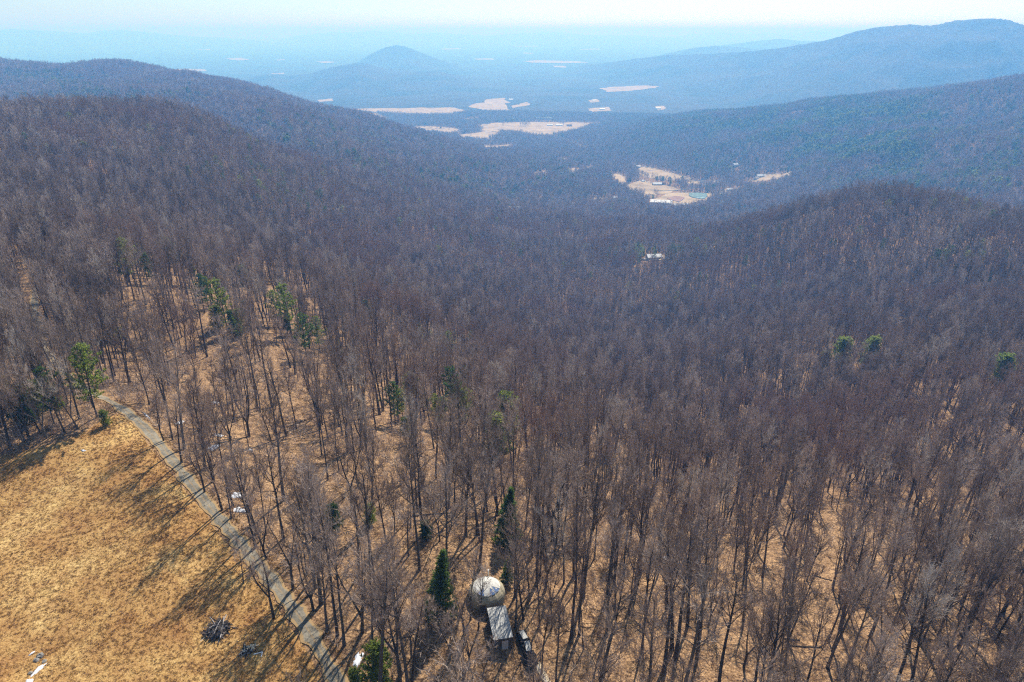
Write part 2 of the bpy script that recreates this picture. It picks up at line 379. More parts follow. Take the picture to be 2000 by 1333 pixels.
DRIVE_S = resample(DRIVE[:, :2], 1.2)

az = np.concatenate([np.arange(-180, -46, 4.0), np.arange(-46, 46.01, 0.33), np.arange(50, 180, 4.0)])
ld = np.exp(np.concatenate([np.linspace(math.log(6), math.log(50), 14)[:-1], np.linspace(math.log(50), math.log(6000), 190), np.linspace(math.log(6000), math.log(70000), 24)[1:]]))
A_, D_ = np.meshgrid(np.radians(az), ld, indexing='ij')
X = D_ * np.sin(A_); Y = D_ * np.cos(A_); Z = height(X, Y)
inm = in_poly(X, Y, MEADOW) & (dist_line(X, Y, np.vstack([MEADOW, MEADOW[:1]])) > 2.5)
Z = np.where(inm, Z - 0.35, Z)
na, nd = X.shape
V = np.stack([X.ravel(), Y.ravel(), Z.ravel()], -1)
V = np.vstack([V, [[0, 0, float(height(np.array([0.]), np.array([0.]))[0])]]])
FARD = 4300.0
fa, mi = [], []
for i in range(na):
    i2 = (i + 1) % na
    for j in range(nd - 1):
        fa.append((i * nd + j, i2 * nd + j, i2 * nd + j + 1, i * nd + j + 1)); mi.append(1 if ld[j] > FARD else 0)
    fa.append((na * nd, i2 * nd, i * nd)); mi.append(0)
fa = [tuple(reversed(q)) for q in fa]
me = mesh('ground', V, fa, (M['litter'], M['woods']), True)
me.polygons.foreach_set('material_index', mi)
tag(link('ground', me), kind='structure')

def sheet(name, poly, step, lift, mat, jitter=0.0, cut=2):
    """a draped sheet cut to a ground polygon, its rim following the outline"""
    P = resample(np.vstack([poly, poly[:1]])[:, :2], step, cut)
    if jitter: P = P + (np.stack([vnoise(P[:, 0], P[:, 1], step * 2.5, 31), vnoise(P[:, 0], P[:, 1], step * 2.5, 32)], -1) - 0.5) * jitter
    import bmesh
    from mathutils.geometry import delaunay_2d_cdt
    x0, y0 = P.min(0); x1, y1 = P.max(0)
    gx, gy = np.meshgrid(np.arange(x0, x1, step), np.arange(y0, y1, step))
    gx = gx.ravel() + rng.uniform(-.2, .2, gx.size) * step; gy = gy.ravel() + rng.uniform(-.2, .2, gy.size) * step
    k = in_poly(gx, gy, P) & (dist_line(gx, gy, np.vstack([P, P[:1]])) > step * 0.5)
    pts = np.vstack([P, np.stack([gx[k], gy[k]], -1)])
    n0 = len(P)
    vv, _, ff, _, _, _ = delaunay_2d_cdt([Vector(q) for q in pts], [(i, (i + 1) % n0) for i in range(n0)], [], 1, 1e-4)
    vv = np.array([[q.x, q.y] for q in vv]); zz = height(vv[:, 0], vv[:, 1]) + lift
    o = link(name, mesh(name, np.column_stack([vv, zz]), [tuple(q) for q in ff], (mat,), True))
    return tag(o, kind='structure')
sheet('meadow', MEADOW, 2.2, 0.05, M['meadow'], 1.0)

def ribbon(name, pts, width, lift, mat, wob=0.8):
    pts = np.asarray(pts); tg = np.gradient(pts, axis=0); tg /= np.linalg.norm(tg, axis=1)[:, None]
    nr = np.stack([-tg[:, 1], tg[:, 0]], -1); V_ = []; m_ = 7
    for i, p in enumerate(pts):
        hw = width / 2 + (vnoise(np.array([i * 1.0]), np.array([0.]), 1.6, 5)[0] - .5) * wob
        for k in range(m_):
            t = -1 + 2 * k / (m_ - 1); q = p + nr[i] * hw * t
            V_.append((q[0], q[1], (1 - t * t) * 0.05))
    V_ = np.array(V_); V_[:, 2] += height(V_[:, 0], V_[:, 1]) + lift
    f_ = [(i * m_ + k, (i + 1) * m_ + k, (i + 1) * m_ + k + 1, i * m_ + k + 1) for i in range(len(pts) - 1) for k in range(m_ - 1)]
    me_ = mesh(name, V_, f_, (mat,), True); at = me_.attributes.new('across', 'FLOAT', 'POINT'); at.data.foreach_set('value', np.tile(np.linspace(-1, 1, m_), len(pts)).astype(np.float32))
    return tag(link(name, me_), kind='structure')
ribbon('driveway', DRIVE_S, 2.45, 0.12, M['driveway'], 1.1)

# ------------------------------------------------------------------ far hills, each a ridge with its own distance and depth
def hill(name, crest, front, back, base=-445.0, seed=0, step=None, spur=0.35, pw=1.25, rough=1.0):
    P = np.array([atd(u, v, d) for u, v, d in crest])
    a = np.arctan2(P[:, 0], P[:, 1]); d = np.hypot(P[:, 0], P[:, 1]); z = P[:, 2]
    N = 150
    t = np.linspace(0, 1, N); kk = np.linspace(0, 1, len(P))
    def sm(y):
        y = np.interp(t, kk, y); k = np.ones(5) / 5; yy = np.concatenate([[y[0]] * 2, y, [y[-1]] * 2]); return np.convolve(yy, k, 'valid')
    a = sm(a); d = sm(d); z = sm(z)
    fr = np.concatenate([np.linspace(-1, 0, 44), np.linspace(0, 1, 16)[1:]])
    rows = []
    for i in range(N):
        for s in fr:
            wd = (front if s < 0 else back)
            dd = d[i] + s * wd * (1 + spur * (fbm(np.array([i * 1.0]), np.array([seed * 9.]), 14, seed)[0] - .5) * 2)
            rows.append((dd * math.sin(a[i]), dd * math.cos(a[i]), z[i], abs(s), t[i]))
    q = np.array(rows); g = (1 - q[:, 3]) ** pw
    sc = front * 0.16
    x, y = q[:, 0], q[:, 1]
    rel = np.maximum(q[:, 2] - base, 1)
    nz = (1 - np.abs(2 * vnoise(x, y, sc, seed + 3) - 1) - .5) * 0.16 + (fbm(x, y, sc * .4, seed + 4) - .5) * 0.08
    hz = base + rel * np.clip(g + nz * np.clip(q[:, 3] * 4, 0, 1) * g ** .5, 0, 2) + (rng.rand(len(q)) - .5) * 8 * rough
    nf = len(fr)
    f_ = [(i * nf + j, (i + 1) * nf + j, (i + 1) * nf + j + 1, i * nf + j + 1) for i in range(N - 1) for j in range(nf - 1)]
    return tag(link(name, mesh(name, np.column_stack([x, y, hz]), f_, (M['woods'],), True)), kind='structure')
hill('cone_hill', [(560, 180, 10500), (640, 150, 10600), (690, 127, 10800), (720, 108, 11000), (750, 94, 11000), (775, 88, 11000), (800, 94, 11000), (830, 106, 11000), (870, 121, 10800), (920, 140, 10600), (980, 165, 10500)], 2600, 2600, seed=1, spur=.15)
hill('low_hill', [(400, 175, 8600), (470, 158, 8500), (520, 145, 8300), (560, 149, 8300), (600, 146, 8200), (650, 131, 8000), (705, 122, 8000), (750, 134, 7900), (790, 141, 7800), (850, 138, 7800), (900, 150, 7700), (960, 164, 7600), (1050, 174, 7500), (1130, 185, 7400)], 2600, 2000, seed=2, spur=.3)
hill('mountain', [(980, 165, 11500), (1050, 146, 11000), (1100, 136, 10500), (1215, 118, 9300), (1300, 108, 8700), (1400, 105, 8200), (1475, 100, 7800), (1550, 90, 7400), (1625, 77, 7100), (1665, 63, 6900), (1720, 53, 6750), (1770, 48, 6650), (1825, 51, 6600), (1860, 41, 6500), (1945, 36, 6400), (1980, 42, 6400), (2020, 58, 6400), (2120, 75, 6400), (2300, 95, 6400), (2600, 110, 6400)], 2300, 3500, seed=3, spur=.35)
hill('hill_spur', [(1180, 132, 12500), (1240, 118, 12300), (1310, 103, 12200), (1360, 93, 12000), (1400, 90, 12000), (1450, 93, 12000), (1500, 99, 12000), (1600, 112, 12000), (1750, 125, 12000)], 3000, 3000, seed=4)
hill('blue_hill', [(1280, 115, 17000), (1330, 98, 17000), (1390, 91, 17000), (1440, 85, 16800), (1490, 79, 16500), (1525, 76, 16500), (1570, 81, 16500), (1650, 80, 16500), (1750, 90, 16500), (1900, 100, 16500)], 4000, 4000, seed=5)
hill('distant_hill', [(-250, 66, 33000), (-100, 62, 33000), (0, 59, 33000), (30, 57, 33000), (70, 60, 33000), (110, 61, 33000), (165, 66, 33000), (200, 60, 33000), (240, 59, 33000), (275, 62, 33000), (330, 68, 33000), (420, 74, 33000), (520, 80, 33000)], 9000, 9000, seed=6, rough=3)
hill('distant_hill', [(540, 78, 38000), (590, 69, 38000), (640, 64, 38000), (700, 63, 38000), (740, 61, 38000), (800, 66, 38000), (850, 65, 38000), (900, 67, 38000), (950, 71, 38000), (1000, 66, 38000), (1090, 63, 38000), (1140, 68, 38000), (1200, 70, 38000), (1240, 69, 38000), (1300, 74, 38000), (1450, 77, 38000), (1600, 82, 38000)], 11000, 9000, seed=7, rough=3)
hill('distant_hill', [(1200, 76, 48000), (1330, 71, 48000), (1380, 65, 48000), (1420, 63, 48000), (1460, 67, 48000), (1500, 65, 48000), (1550, 66, 48000), (1600, 60, 48000), (1640, 56, 48000), (1680, 60, 48000), (1800, 66, 48000), (2000, 68, 48000), (2300, 70, 48000)], 11000, 9000, seed=8, rough=3)

# ------------------------------------------------------------------ valley pastures, pond, arena, far roads
FIELDS = [[(688, 213), (740, 212), (800, 212), (885, 210), (918, 219), (880, 226), (800, 226), (740, 222)],
          [(696, 223), (726, 222), (760, 232), (740, 235), (708, 230)],
          [(793, 252), (820, 247), (860, 248), (890, 251), (905, 257), (875, 266), (840, 262)],
          [(930, 247), (960, 241), (1040, 239), (1120, 239), (1195, 239), (1150, 247), (1130, 257), (1060, 268), (1000, 261), (950, 257)],
          [(893, 264), (955, 256), (978, 263), (940, 277), (900, 274)],
          [(942, 285), (1000, 282), (1003, 293), (942, 298)],
          [(925, 209), (952, 194), (983, 192), (992, 205), (998, 218), (950, 216)],
          [(1000, 208), (1030, 200), (1037, 205), (1005, 212)],
          [(1170, 174), (1200, 170), (1270, 167), (1292, 170), (1240, 177), (1190, 180)],
          [(1238, 327), (1262, 325), (1330, 342), (1352, 352), (1310, 354), (1250, 345)],
          [(1352, 352), (1385, 360), (1370, 366), (1340, 362)],
          [(1190, 340), (1213, 340), (1230, 362), (1210, 364)],
          [(1225, 362), (1250, 351), (1290, 360), (1332, 370), (1300, 380), (1230, 378)],
          [(1447, 356), (1478, 351), (1490, 341), (1548, 335), (1545, 347), (1500, 361), (1470, 368)],
          [(1105, 330), (1155, 325), (1158, 334), (1108, 339)],
          [(1270, 398), (1295, 380), (1330, 376), (1392, 378), (1385, 396), (1340, 406), (1300, 406)],
          [(1150, 388), (1200, 384), (1205, 390), (1155, 393)],
          [(990, 405), (1025, 402), (1030, 411), (995, 412)],
          [(1262, 503), (1300, 496), (1300, 508), (1265, 512)],
          [(1338, 357), (1400, 351), (1408, 357), (1345, 365)], [(1392, 374), (1440, 366), (1452, 374), (1400, 382)], [(1040, 337), (1070, 333), (1073, 342), (1042, 345)],
          [(1254, 380), (1276, 374), (1284, 385), (1258, 390)], [(1080, 312), (1110, 309), (1112, 316), (1083, 318)], [(1280, 208), (1298, 207), (1300, 214), (1283, 216)],
          [(905, 232), (935, 229), (938, 234), (908, 237)], [(620, 196), (648, 193), (650, 198), (624, 200)], [(1150, 196), (1168, 194), (1170, 200), (1153, 201)],
          [(1148, 213), (1190, 209), (1195, 217), (1155, 219)]]
FIELD_POLY = [np.array([ground(*q)[:2] for q in f_]) for f_ in FIELDS]
for f_ in FIELD_POLY:
    ext = np.ptp(f_, axis=0).max(); sheet('pasture', f_, max(8, ext / 22), 0.9, M['pasture'], max(8, ext / 22) * 1.5, 0)
STREAM = resample(np.array([ground(*q)[:2] for q in [(1060, 266), (1090, 272), (1118, 280), (1135, 288), (1142, 294)]]), 12)
ribbon('stream_bank', STREAM, 30, 0.9, M['pasture'], 12)
ROAD = resample(np.array([ground(*q)[:2] for q in [(1270, 372), (1310, 374), (1345, 370), (1375, 363), (1400, 362)]]), 6)
ribbon('road', ROAD, 7, 1.3, M['drive'])
def panel(name, px, lift, mat):
    P = np.array([ground(*q) for q in px]); z = P[:, 2].mean() + lift
    return tag(link(name, mesh(name, np.column_stack([P[:, :2], np.full(len(P), z)]), [tuple(range(len(P)))], (mat,))), kind='structure')
POND = [(1346, 379), (1362, 378), (1382, 379), (1380, 391), (1360, 389), (1347, 387)]
sheet('pond', np.array([ground(*q)[:2] for q in POND]), 9, 2.2, M['water'], 6)
sheet('riding_arena', np.array([ground(*q)[:2] for q in [(1302, 389), (1318, 384), (1338, 387), (1326, 396)]]), 8, 2.0, M['arena_dirt'], 0, 0)
for px in [[(1020, 121), (1050, 119), (1130, 121), (1150, 124), (1100, 125), (1040, 124)], [(1080, 130), (1118, 131), (1115, 134), (1082, 133)], [(325, 139), (360, 136), (400, 137), (405, 141), (350, 142)],
           [(440, 116), (470, 114), (488, 118), (465, 120)], [(615, 122), (640, 121), (660, 123), (635, 125)], [(925, 116), (960, 115), (968, 118), (930, 118)], [(100, 131), (125, 129), (130, 132)],
           [(20, 90), (60, 89), (62, 91), (22, 92)], [(205, 91), (235, 90), (236, 92), (208, 93)], [(540, 118), (556, 117), (556, 119), (541, 120)], [(1020, 104), (1040, 104), (1042, 106), (1022, 106)],
           [(380, 98), (410, 97), (412, 99)], [(860, 96), (900, 95), (902, 97), (864, 98)], [(530, 145), (555, 144), (556, 147), (533, 147)], [(1000, 91), (1050, 90), (1052, 92), (1003, 92)], [(1130, 97), (1170, 96), (1172, 98), (1133, 98)]]:
    panel('pasture', px, 9, M['pasture'])

# ------------------------------------------------------------------ tree models
def rv(): return np.array([random.gauss(0, 1) for _ in range(3)])
def unit(v): return v / (np.linalg.norm(v) + 1e-9)
def branch_path(p, d, L, n_, curl, wob):
    P = [np.array(p, float)]; d = unit(d)
    for k in range(n_):
        d = unit(d + np.array([0, 0, curl]) + rv() * wob); P.append(P[-1] + d * L / n_)
    return np.array(P)
def bare_tree(seed, H, r0, first, nl, spread, fork=False, lean=0.0, lod=0):
    random.seed(seed); T, K_ = MB(), MB()
    ph = random.uniform(0, 6.28)
    def limbs(path, rad, L, count, t0, size):
        s = len(path) - 1
        for i in range(count):
            t = t0 + (0.97 - t0) * (i + random.random()) / count
            k = t * s; a = int(k); p = path[a] * (1 - (k - a)) + path[min(a + 1, s)] * (k - a)
            r = (rad[a] * (1 - (k - a)) + rad[min(a + 1, s)] * (k - a)) * 0.55
            phi = ph + i * 2.399 + random.uniform(-.5, .5); el = R(random.uniform(22, 50) + 22 * t)
            d = np.array([math.cos(phi) * math.cos(el), math.sin(phi) * math.cos(el), math.sin(el)])
            l = size * (0.45 + 0.75 * (1 - (t - t0) / (1 - t0))) * random.uniform(.75, 1.25)
            bp = branch_path(p, d, l, 5 if lod == 0 else 2, 0.16, 0.13); br = np.linspace(max(r, .02), .012, len(bp))
            if lod == 0: (T if r > .05 else K_).tube(bp, br, 4 if r > .05 else 3)
            elif lod == 1: K_.tube(bp, np.linspace(max(r, .05), .03, len(bp)), 3)
            if lod == 0:
                for q in range(max(4, int(l * 2.4))):
                    tt = random.uniform(.18, 1); kk = tt * 5; aa = min(int(kk), 4)
                    pp = bp[aa] * (1 - (kk - aa)) + bp[aa + 1] * (kk - aa)
                    dd = unit(unit(bp[aa + 1] - bp[aa]) + unit(rv()) * 0.75 + np.array([0, 0, .2]))
                    l2 = l * random.uniform(.26, .5) * (1.15 - .5 * tt) + .4
                    b2 = branch_path(pp, dd, l2, 3, 0.12, 0.16)
                    K_.tube(b2, [.028, .02, .014, .008], 3)
                    for w_ in range(11):
                        u_ = random.uniform(.1, 1) * 3; a3 = min(int(u_), 2); p3 = b2[a3] * (1 - (u_ - a3)) + b2[a3 + 1] * (u_ - a3)
                        d3 = unit(unit(b2[a3 + 1] - b2[a3]) + unit(rv()) * .8 + np.array([0, 0, .25]))
                        K_.blade(p3, p3 + d3 * random.uniform(.5, 1.3), .034)
            else:
                for q in range(20 if lod == 1 else 9):
                    tt = random.uniform(.15, 1); pp = bp[0] + (bp[-1] - bp[0]) * tt
                    dd = unit(unit(bp[-1] - bp[0]) + unit(rv()) * .8 + np.array([0, 0, .3]))
                    K_.blade(pp, pp + dd * (random.uniform(1.0, 2.2) if lod == 1 else random.uniform(1.4, 3.0)), (.10 if lod == 1 else .20))
    d0 = unit(np.array([math.cos(ph) * lean, math.sin(ph) * lean, 1.0]))
    n_ = {0: 9, 1: 4, 2: 2}[lod]; sides = {0: 6, 1: 4, 2: 3}[lod]
    if fork:
        hf = H * first; tp = branch_path((0, 0, -0.5), d0, hf + .5, 3 if lod == 0 else 1, .05, .03)
        T.tube(tp, np.linspace(r0 * 1.15, r0 * .85, len(tp)), sides)
        for sgn in range(fork):
            an = ph + sgn * 6.283 / fork + random.uniform(-.4, .4)
            dd = np.array([math.cos(an) * .38, math.sin(an) * .38, 1.0])
            sp = branch_path(tp[-1] - [0, 0, .2], dd, (H - hf) * random.uniform(.85, 1.05), n_, .10, .06); sr = np.linspace(r0 * .72, .02, len(sp)) 
            T.tube(sp, sr, max(3, sides - 1)); limbs(sp, sr, H, max(4, int(nl / fork) + 2), .15, spread * .8)
    else:
        tp = branch_path((0, 0, -0.5), d0, H, n_, .05 if lean else .02, .035)
        tr = r0 * (1 - np.linspace(0, 1, len(tp))) ** .8 + .025; tr[0] *= 1.25
        T.tube(tp, tr, sides); limbs(tp, tr, H, nl, first, spread)
    return T, K_
SPECS = [  # seed, height, trunk radius, first limb, limbs, limb length, stems, lean, how it looks
    (11, 21, .20, .42, 17, 4.6, False, 0, 'slender bare tree'),
    (12, 23, .24, .50, 18, 4.8, False, .05, 'tall straight bare tree'),
    (13, 19, .19, .30, 19, 5.4, False, .08, 'broad crowned bare tree'),
    (14, 20, .22, .28, 16, 5.0, 2, 0, 'two stemmed bare tree'),
    (15, 21, .24, .16, 20, 4.6, 3, 0, 'three stemmed bare tree'),
    (16, 18, .15, .45, 14, 3.8, False, .12, 'thin leaning bare tree'),
    (17, 22, .26, .36, 20, 5.8, False, .04, 'large spreading bare tree'),
    (18, 15, .11, .35, 13, 3.2, False, .10, 'short thin bare tree'),
    (19, 24, .23, .55, 15, 4.4, False, .03, 'pole trunked bare tree'),
    (20, 17, .17, .22, 18, 4.8, 2, .1, 'low twiggy forked bare tree'),
    (21, 22, .21, .48, 16, 4.2, False, .15, 'crooked bare tree'),
    (22, 20, .20, .35, 18, 5.6, 2, .12, 'wide forked bare tree'),
    (23, 16, .13, .40, 13, 3.6, 4, .05, 'many stemmed bare tree'),
    (24, 25, .27, .50, 19, 5.2, False, .02, 'towering bare tree')]
TREES = []
for sp in SPECS:
    T, K_ = bare_tree(sp[0], sp[1], sp[2] * 1.15, *sp[3:8]); TREES.append((mesh('trunk', T.v, T.f, (M['bark'],), True), mesh('crown', K_.v, K_.f, (M['twig'],)), T, K_))
def joined(name, T, K_, ma, mb):
    n0 = len(T.v); me = mesh(name, T.v + K_.v, T.f + [tuple(i + n0 for i in q) for q in K_.f], (ma, mb))
    me.polygons.foreach_set('material_index', [0] * len(T.f) + [1] * len(K_.f)); return me

def pine_tree(seed, H, r0, first, width, shape, dens, lod=0, nl=.55):
    random.seed(seed); T, K_ = MB(), MB(); ph = random.uniform(0, 6)
    tp = branch_path((0, 0, -.5), (0, 0, 1), H, 7 if lod == 0 else 2, .03, .03)
    tr = r0 * (1 - np.linspace(0, 1, len(tp))) ** .9 + .02; T.tube(tp, tr, 6 if lod == 0 else 3)
    z = first * H; i = 0
    while z < H * .985:
        t = (z - first * H) / (H * (1 - first))
        if shape == 'cone': rr = width * (1 - t) ** .85
        elif shape == 'loose': rr = width * math.sin(math.pi * min(1, .22 + .78 * t)) ** .7 * random.uniform(.55, 1.2)
        else: rr = width * math.sqrt(max(0, 1 - (2 * t - .8) ** 2 / 1.45)) * random.uniform(.6, 1.15)
        rr = max(rr, .35)
        for q in range({0: 5, 1: 4, 2: 3}[lod] if shape != 'loose' else 4):
            if shape == 'loose' and random.random() < .12: continue
            phi = ph + i * 1.1 + q * 6.283 / 5 + random.uniform(-.3, .3); i += 1
            el = R(random.uniform(-5, 25) + 35 * t)
            d = np.array([math.cos(phi) * math.cos(el), math.sin(phi) * math.cos(el), math.sin(el)])
            k = z / H * (len(tp) - 1); a = min(int(k), len(tp) - 2); p = tp[a] * (1 - k + a) + tp[a + 1] * (k - a)
            bp = branch_path(p, d, rr * random.uniform(.8, 1.15), 3, .06, .08)
            if lod == 0: T.tube(bp, np.linspace(.045, .012, 4), 3)
            for w_ in range(int(rr * dens / (1 if lod == 0 else 2 if lod == 1 else 3)) + 2):
                u_ = (1 - random.random() ** 1.6 * .85) * 3; a3 = min(int(u_), 2); c = bp[a3] * (1 - u_ + a3) + bp[a3 + 1] * (u_ - a3) + rv() * .12
                for s in range(5 if lod == 0 else 2):
                    K_.blade(c, c + unit(unit(bp[-1] - bp[0]) * .7 + unit(rv()) + np.array([0, 0, .35])) * random.uniform(.35, .6) * (1 if lod == 0 else 1.6 if lod == 1 else 2.6), nl * (.28 if lod == 0 else .9 if lod == 1 else 1.9))
        z += H * (.030 if shape != 'loose' else .034) * (1 if lod == 0 else 1.6) * random.uniform(.8, 1.2)
    return T, K_
PSPEC = {'tall': (31, 20, .22, .38, 3.6, 'loose', 5, 0, .7), 'loose': (32, 17, .18, .30, 4.3, 'loose', 4.5, 0, .7), 'fir': (33, 13, .17, .04, 2.8, 'cone', 5, 0, .65),
         'bush': (34, 9, .12, .10, 2.7, 'round', 2.8, 0, .8), 'slim': (35, 15, .15, .25, 2.0, 'cone', 7, 0, .6)}
PINES = {}
for k, a in PSPEC.items():
    T, K_ = pine_tree(*a); PINES[k] = (a[1], mesh('trunk', T.v, T.f, (M['bark'],), True), {mn: mesh('crown', K_.v, K_.f, (M[mn],)) for mn in ('dark_needle', 'green_needle')})

# models used only by the instanced mass of the wood
def protos(name, items):
    col = bpy.data.collections.new(name)
    for i, me in enumerate(items): col.objects.link(bpy.data.objects.new('%s_%02d' % (name, i), me))
    return col
near_col = protos('near_wood_models', [joined('near_tree', t[2], t[3], M['bark'], M['twig']) for t in TREES])
mids, fars = [], []
for k, sp in enumerate(SPECS[:8]):
    mids.append(joined('mid_tree', *bare_tree(*sp[:8], lod=1), M['bark'], M['twig']))
for k, sp in enumerate(SPECS[:6]):
    fars.append(joined('far_tree', *bare_tree(*sp[:8], lod=2), M['bark'], M['twig']))
mid_pines = [joined('mid_pine', *pine_tree(*PSPEC[k][:7], lod=1), M['bark'], M[mn]) for k, mn in (('tall', 'dark_needle'), ('loose', 'green_needle'), ('slim', 'dark_needle'))]
far_pines = [joined('far_pine', *pine_tree(*PSPEC[k][:7], lod=2), M['bark'], M[mn]) for k, mn in (('tall', 'dark_needle'), ('loose', 'green_needle'), ('bush', 'dark_needle'))]
mid_col = protos('mid_wood_models', mids + mid_pines)
far_col = protos('far_wood_models', fars + far_pines)

def scatter(name, pts, idx, rot, scl, col):
    me = bpy.data.meshes.new(name); me.vertices.add(len(pts)); me.vertices.foreach_set('co', np.asarray(pts, np.float32).ravel())
    a = me.attributes.new('pick', 'INT', 'POINT'); a.data.foreach_set('value', np.asarray(idx, np.int32))
    a = me.attributes.new('turn', 'FLOAT_VECTOR', 'POINT'); a.data.foreach_set('vector', np.asarray(rot, np.float32).ravel())
    a = me.attributes.new('size', 'FLOAT_VECTOR', 'POINT'); a.data.foreach_set('vector', np.asarray(scl, np.float32).ravel())
    o = link(name, me); tag(o, kind='stuff')
    g = bpy.data.node_groups.new(name, 'GeometryNodeTree')
    g.interface.new_socket('Geometry', in_out='INPUT', socket_type='NodeSocketGeometry'); g.interface.new_socket('Geometry', in_out='OUTPUT', socket_type='NodeSocketGeometry')
    N = g.nodes; gi = N.new('NodeGroupInput'); go = N.new('NodeGroupOutput'); ip = N.new('GeometryNodeInstanceOnPoints'); ci = N.new('GeometryNodeCollectionInfo')
    ci.inputs['Collection'].default_value = col; ci.inputs['Separate Children'].default_value = True; ci.inputs['Reset Children'].default_value = True
    def attr(nm, ty):
        q = N.new('GeometryNodeInputNamedAttribute'); q.data_type = ty; q.inputs['Name'].default_value = nm; return q.outputs['Attribute']
    ip.inputs['Pick Instance'].default_value = True
    g.links.new(gi.outputs[0], ip.inputs['Points']); g.links.new(ci.outputs[0], ip.inputs['Instance'])
    g.links.new(attr('pick', 'INT'), ip.inputs['Instance Index']); g.links.new(attr('turn', 'FLOAT_VECTOR'), ip.inputs['Rotation']); g.links.new(attr('size', 'FLOAT_VECTOR'), ip.inputs['Scale'])
    g.links.new(ip.outputs[0], go.inputs[0])
    md = o.modifiers.new('spread', 'NODES'); md.node_group = g
    return o

# ------------------------------------------------------------------ where buildings and trees stand
B_ = [('metal_roofed_barn', 'long barn with a bright metal roof alone in the wooded hollow', 1277, 507, 19, 10, 4.2, 3, .12, 'roof_white', 'wall_tan'),
      ('shed', 'tiny shed at the left end of the bright roofed barn in the hollow', 1260, 509, 4, 3, 2.2, 1, .2, 'roof_white', 'wall_white'),
      ('cabin', 'small cabin in the trees just below the bright roofed barn', 1244, 531, 6, 4, 2.5, 1.5, -.3, 'roof_grey', 'wall_white'),
      ('riding_hall', 'largest white roofed hall beside the brown arena and pond', 1291, 399, 54, 20, 6, 5, -.25, 'roof_white', 'wall_white'),
      ('barn', 'white roofed barn right of the large riding hall', 1317, 404, 16, 9, 4, 3, .2, 'roof_white', 'wall_white'),
      ('barn', 'white barn at the near corner of the brown arena below the pond', 1337, 403, 18, 11, 4, 3, .3, 'roof_white', 'wall_white'),
      ('barn', 'pale grey roofed barn in the pasture left of the pond', 1283, 362, 26, 12, 4, 4, .1, 'roof_white', 'wall_tan'),
      ('barn', 'small brown barn beside the pale barn in the pasture', 1296, 361, 11, 9, 4, 4, 1.0, 'roof_brown', 'roof_brown'),
      ('farmhouse', 'white farmhouse at the upper left end of the narrow pasture', 1246, 328, 17, 10, 5, 3, -.4, 'roof_white', 'wall_white'),
      ('farmhouse', 'lone pale house among trees on the right valley side', 1436, 325, 16, 11, 6, 4, .3, 'roof_white', 'wall_white'),
      ('farmhouse', 'long low house with a pale roof at the right hand pasture', 1486, 346, 26, 11, 4, 4, .1, 'roof_white', 'wall_white'),
      ('barn', 'grey barn left of the long low house at the right hand pasture', 1477, 350, 14, 9, 4, 3, .6, 'roof_grey', 'wall_white'),
      ('farmhouse', 'small white house in the wood left of the riding hall', 1200, 389, 13, 9, 4, 3, .2, 'roof_white', 'wall_white'),
      ('barn', 'low pale building in the clearing deep in the central wood', 1008, 409, 20, 8, 3.5, 2.5, 0, 'roof_grey', 'wall_white'),
      ('barn', 'white barn at the front edge of the left valley field', 847, 259, 40, 16, 5, 5, 0, 'roof_white', 'wall_white'),
      ('farmhouse', 'small white house left of the white barn in the valley field', 819, 255, 18, 12, 5, 4, .3, 'roof_white', 'wall_white'),
      ('barn', 'teal roofed barn among the farm trees in the valley', 916, 273, 34, 16, 6, 6, .1, 'roof_teal', 'wall_white'),
      ('farmhouse', 'white farmhouse right of the teal roofed barn', 957, 276, 20, 12, 5, 4, -.2, 'roof_grey', 'wall_white'),
      ('barn', 'left white barn of a row on the broad valley field', 1074, 246, 30, 14, 5, 4, 0, 'roof_white', 'wall_white'),
      ('barn', 'right white barn of a row on the broad valley field', 1092, 246, 36, 14, 5, 4, .1, 'roof_white', 'wall_white'),
      ('barn', 'brown barn at the right end of the row on the broad valley field', 1112, 247, 26, 16, 6, 5, .2, 'roof_brown', 'roof_brown'),
      ('greenhouse', 'long teal roofed building behind the broad valley field', 1062, 233, 95, 24, 6, 5, 0, 'roof_teal', 'roof_teal'),
      ('farmhouse', 'white house right of the small hilltop field', 998, 197, 30, 20, 8, 6, .1, 'roof_white', 'wall_white'),
      ('farmhouse', 'bright white house in a wooded clearing at right of the valley', 1285, 214, 36, 20, 8, 6, .2, 'roof_white', 'wall_white'),
      ('farmhouse', 'small grey roofed house on the strip between pond and right hand pasture', 1372, 357, 14, 9, 4, 3, .2, 'roof_grey', 'wall_white'),
      ('farmhouse', 'white house below the right end of the valley pastures', 1425, 373, 14, 9, 4, 3, -.2, 'roof_white', 'wall_white'),
      ('shed', 'small white shed just left of the riding hall', 1264, 385, 10, 7, 3, 2, .3, 'roof_white', 'wall_white'),
      ('farmhouse', 'brown roofed house in the small clearing left of the narrow pasture', 1056, 340, 14, 9, 4, 3, .1, 'roof_brown', 'wall_tan'),
      ('shed', 'little pale shed on the pasture between the pale barn and the farmhouse', 1256, 355, 9, 7, 3, 2, .5, 'roof_white', 'wall_white'),
      ('farmhouse', 'grey roofed house in the upper clearing near the winding stream bank', 1096, 314, 16, 10, 4, 3, .4, 'roof_grey', 'wall_white'),
      ('farmhouse', 'white house in the small clearing between the two far fields', 1160, 198, 26, 16, 6, 4, .1, 'roof_white', 'wall_white'),
      ('barn', 'white barn on the right of the broken clearing beyond the broad field', 1176, 215, 34, 16, 6, 4, .1, 'roof_white', 'wall_white')]
BSPOT = [(ground(b[2], b[3]), b[4] / 2) for b in B_]
YURT = ground(951, 1172); SHED = ground(976, 1250)
DRV = DRIVE_S
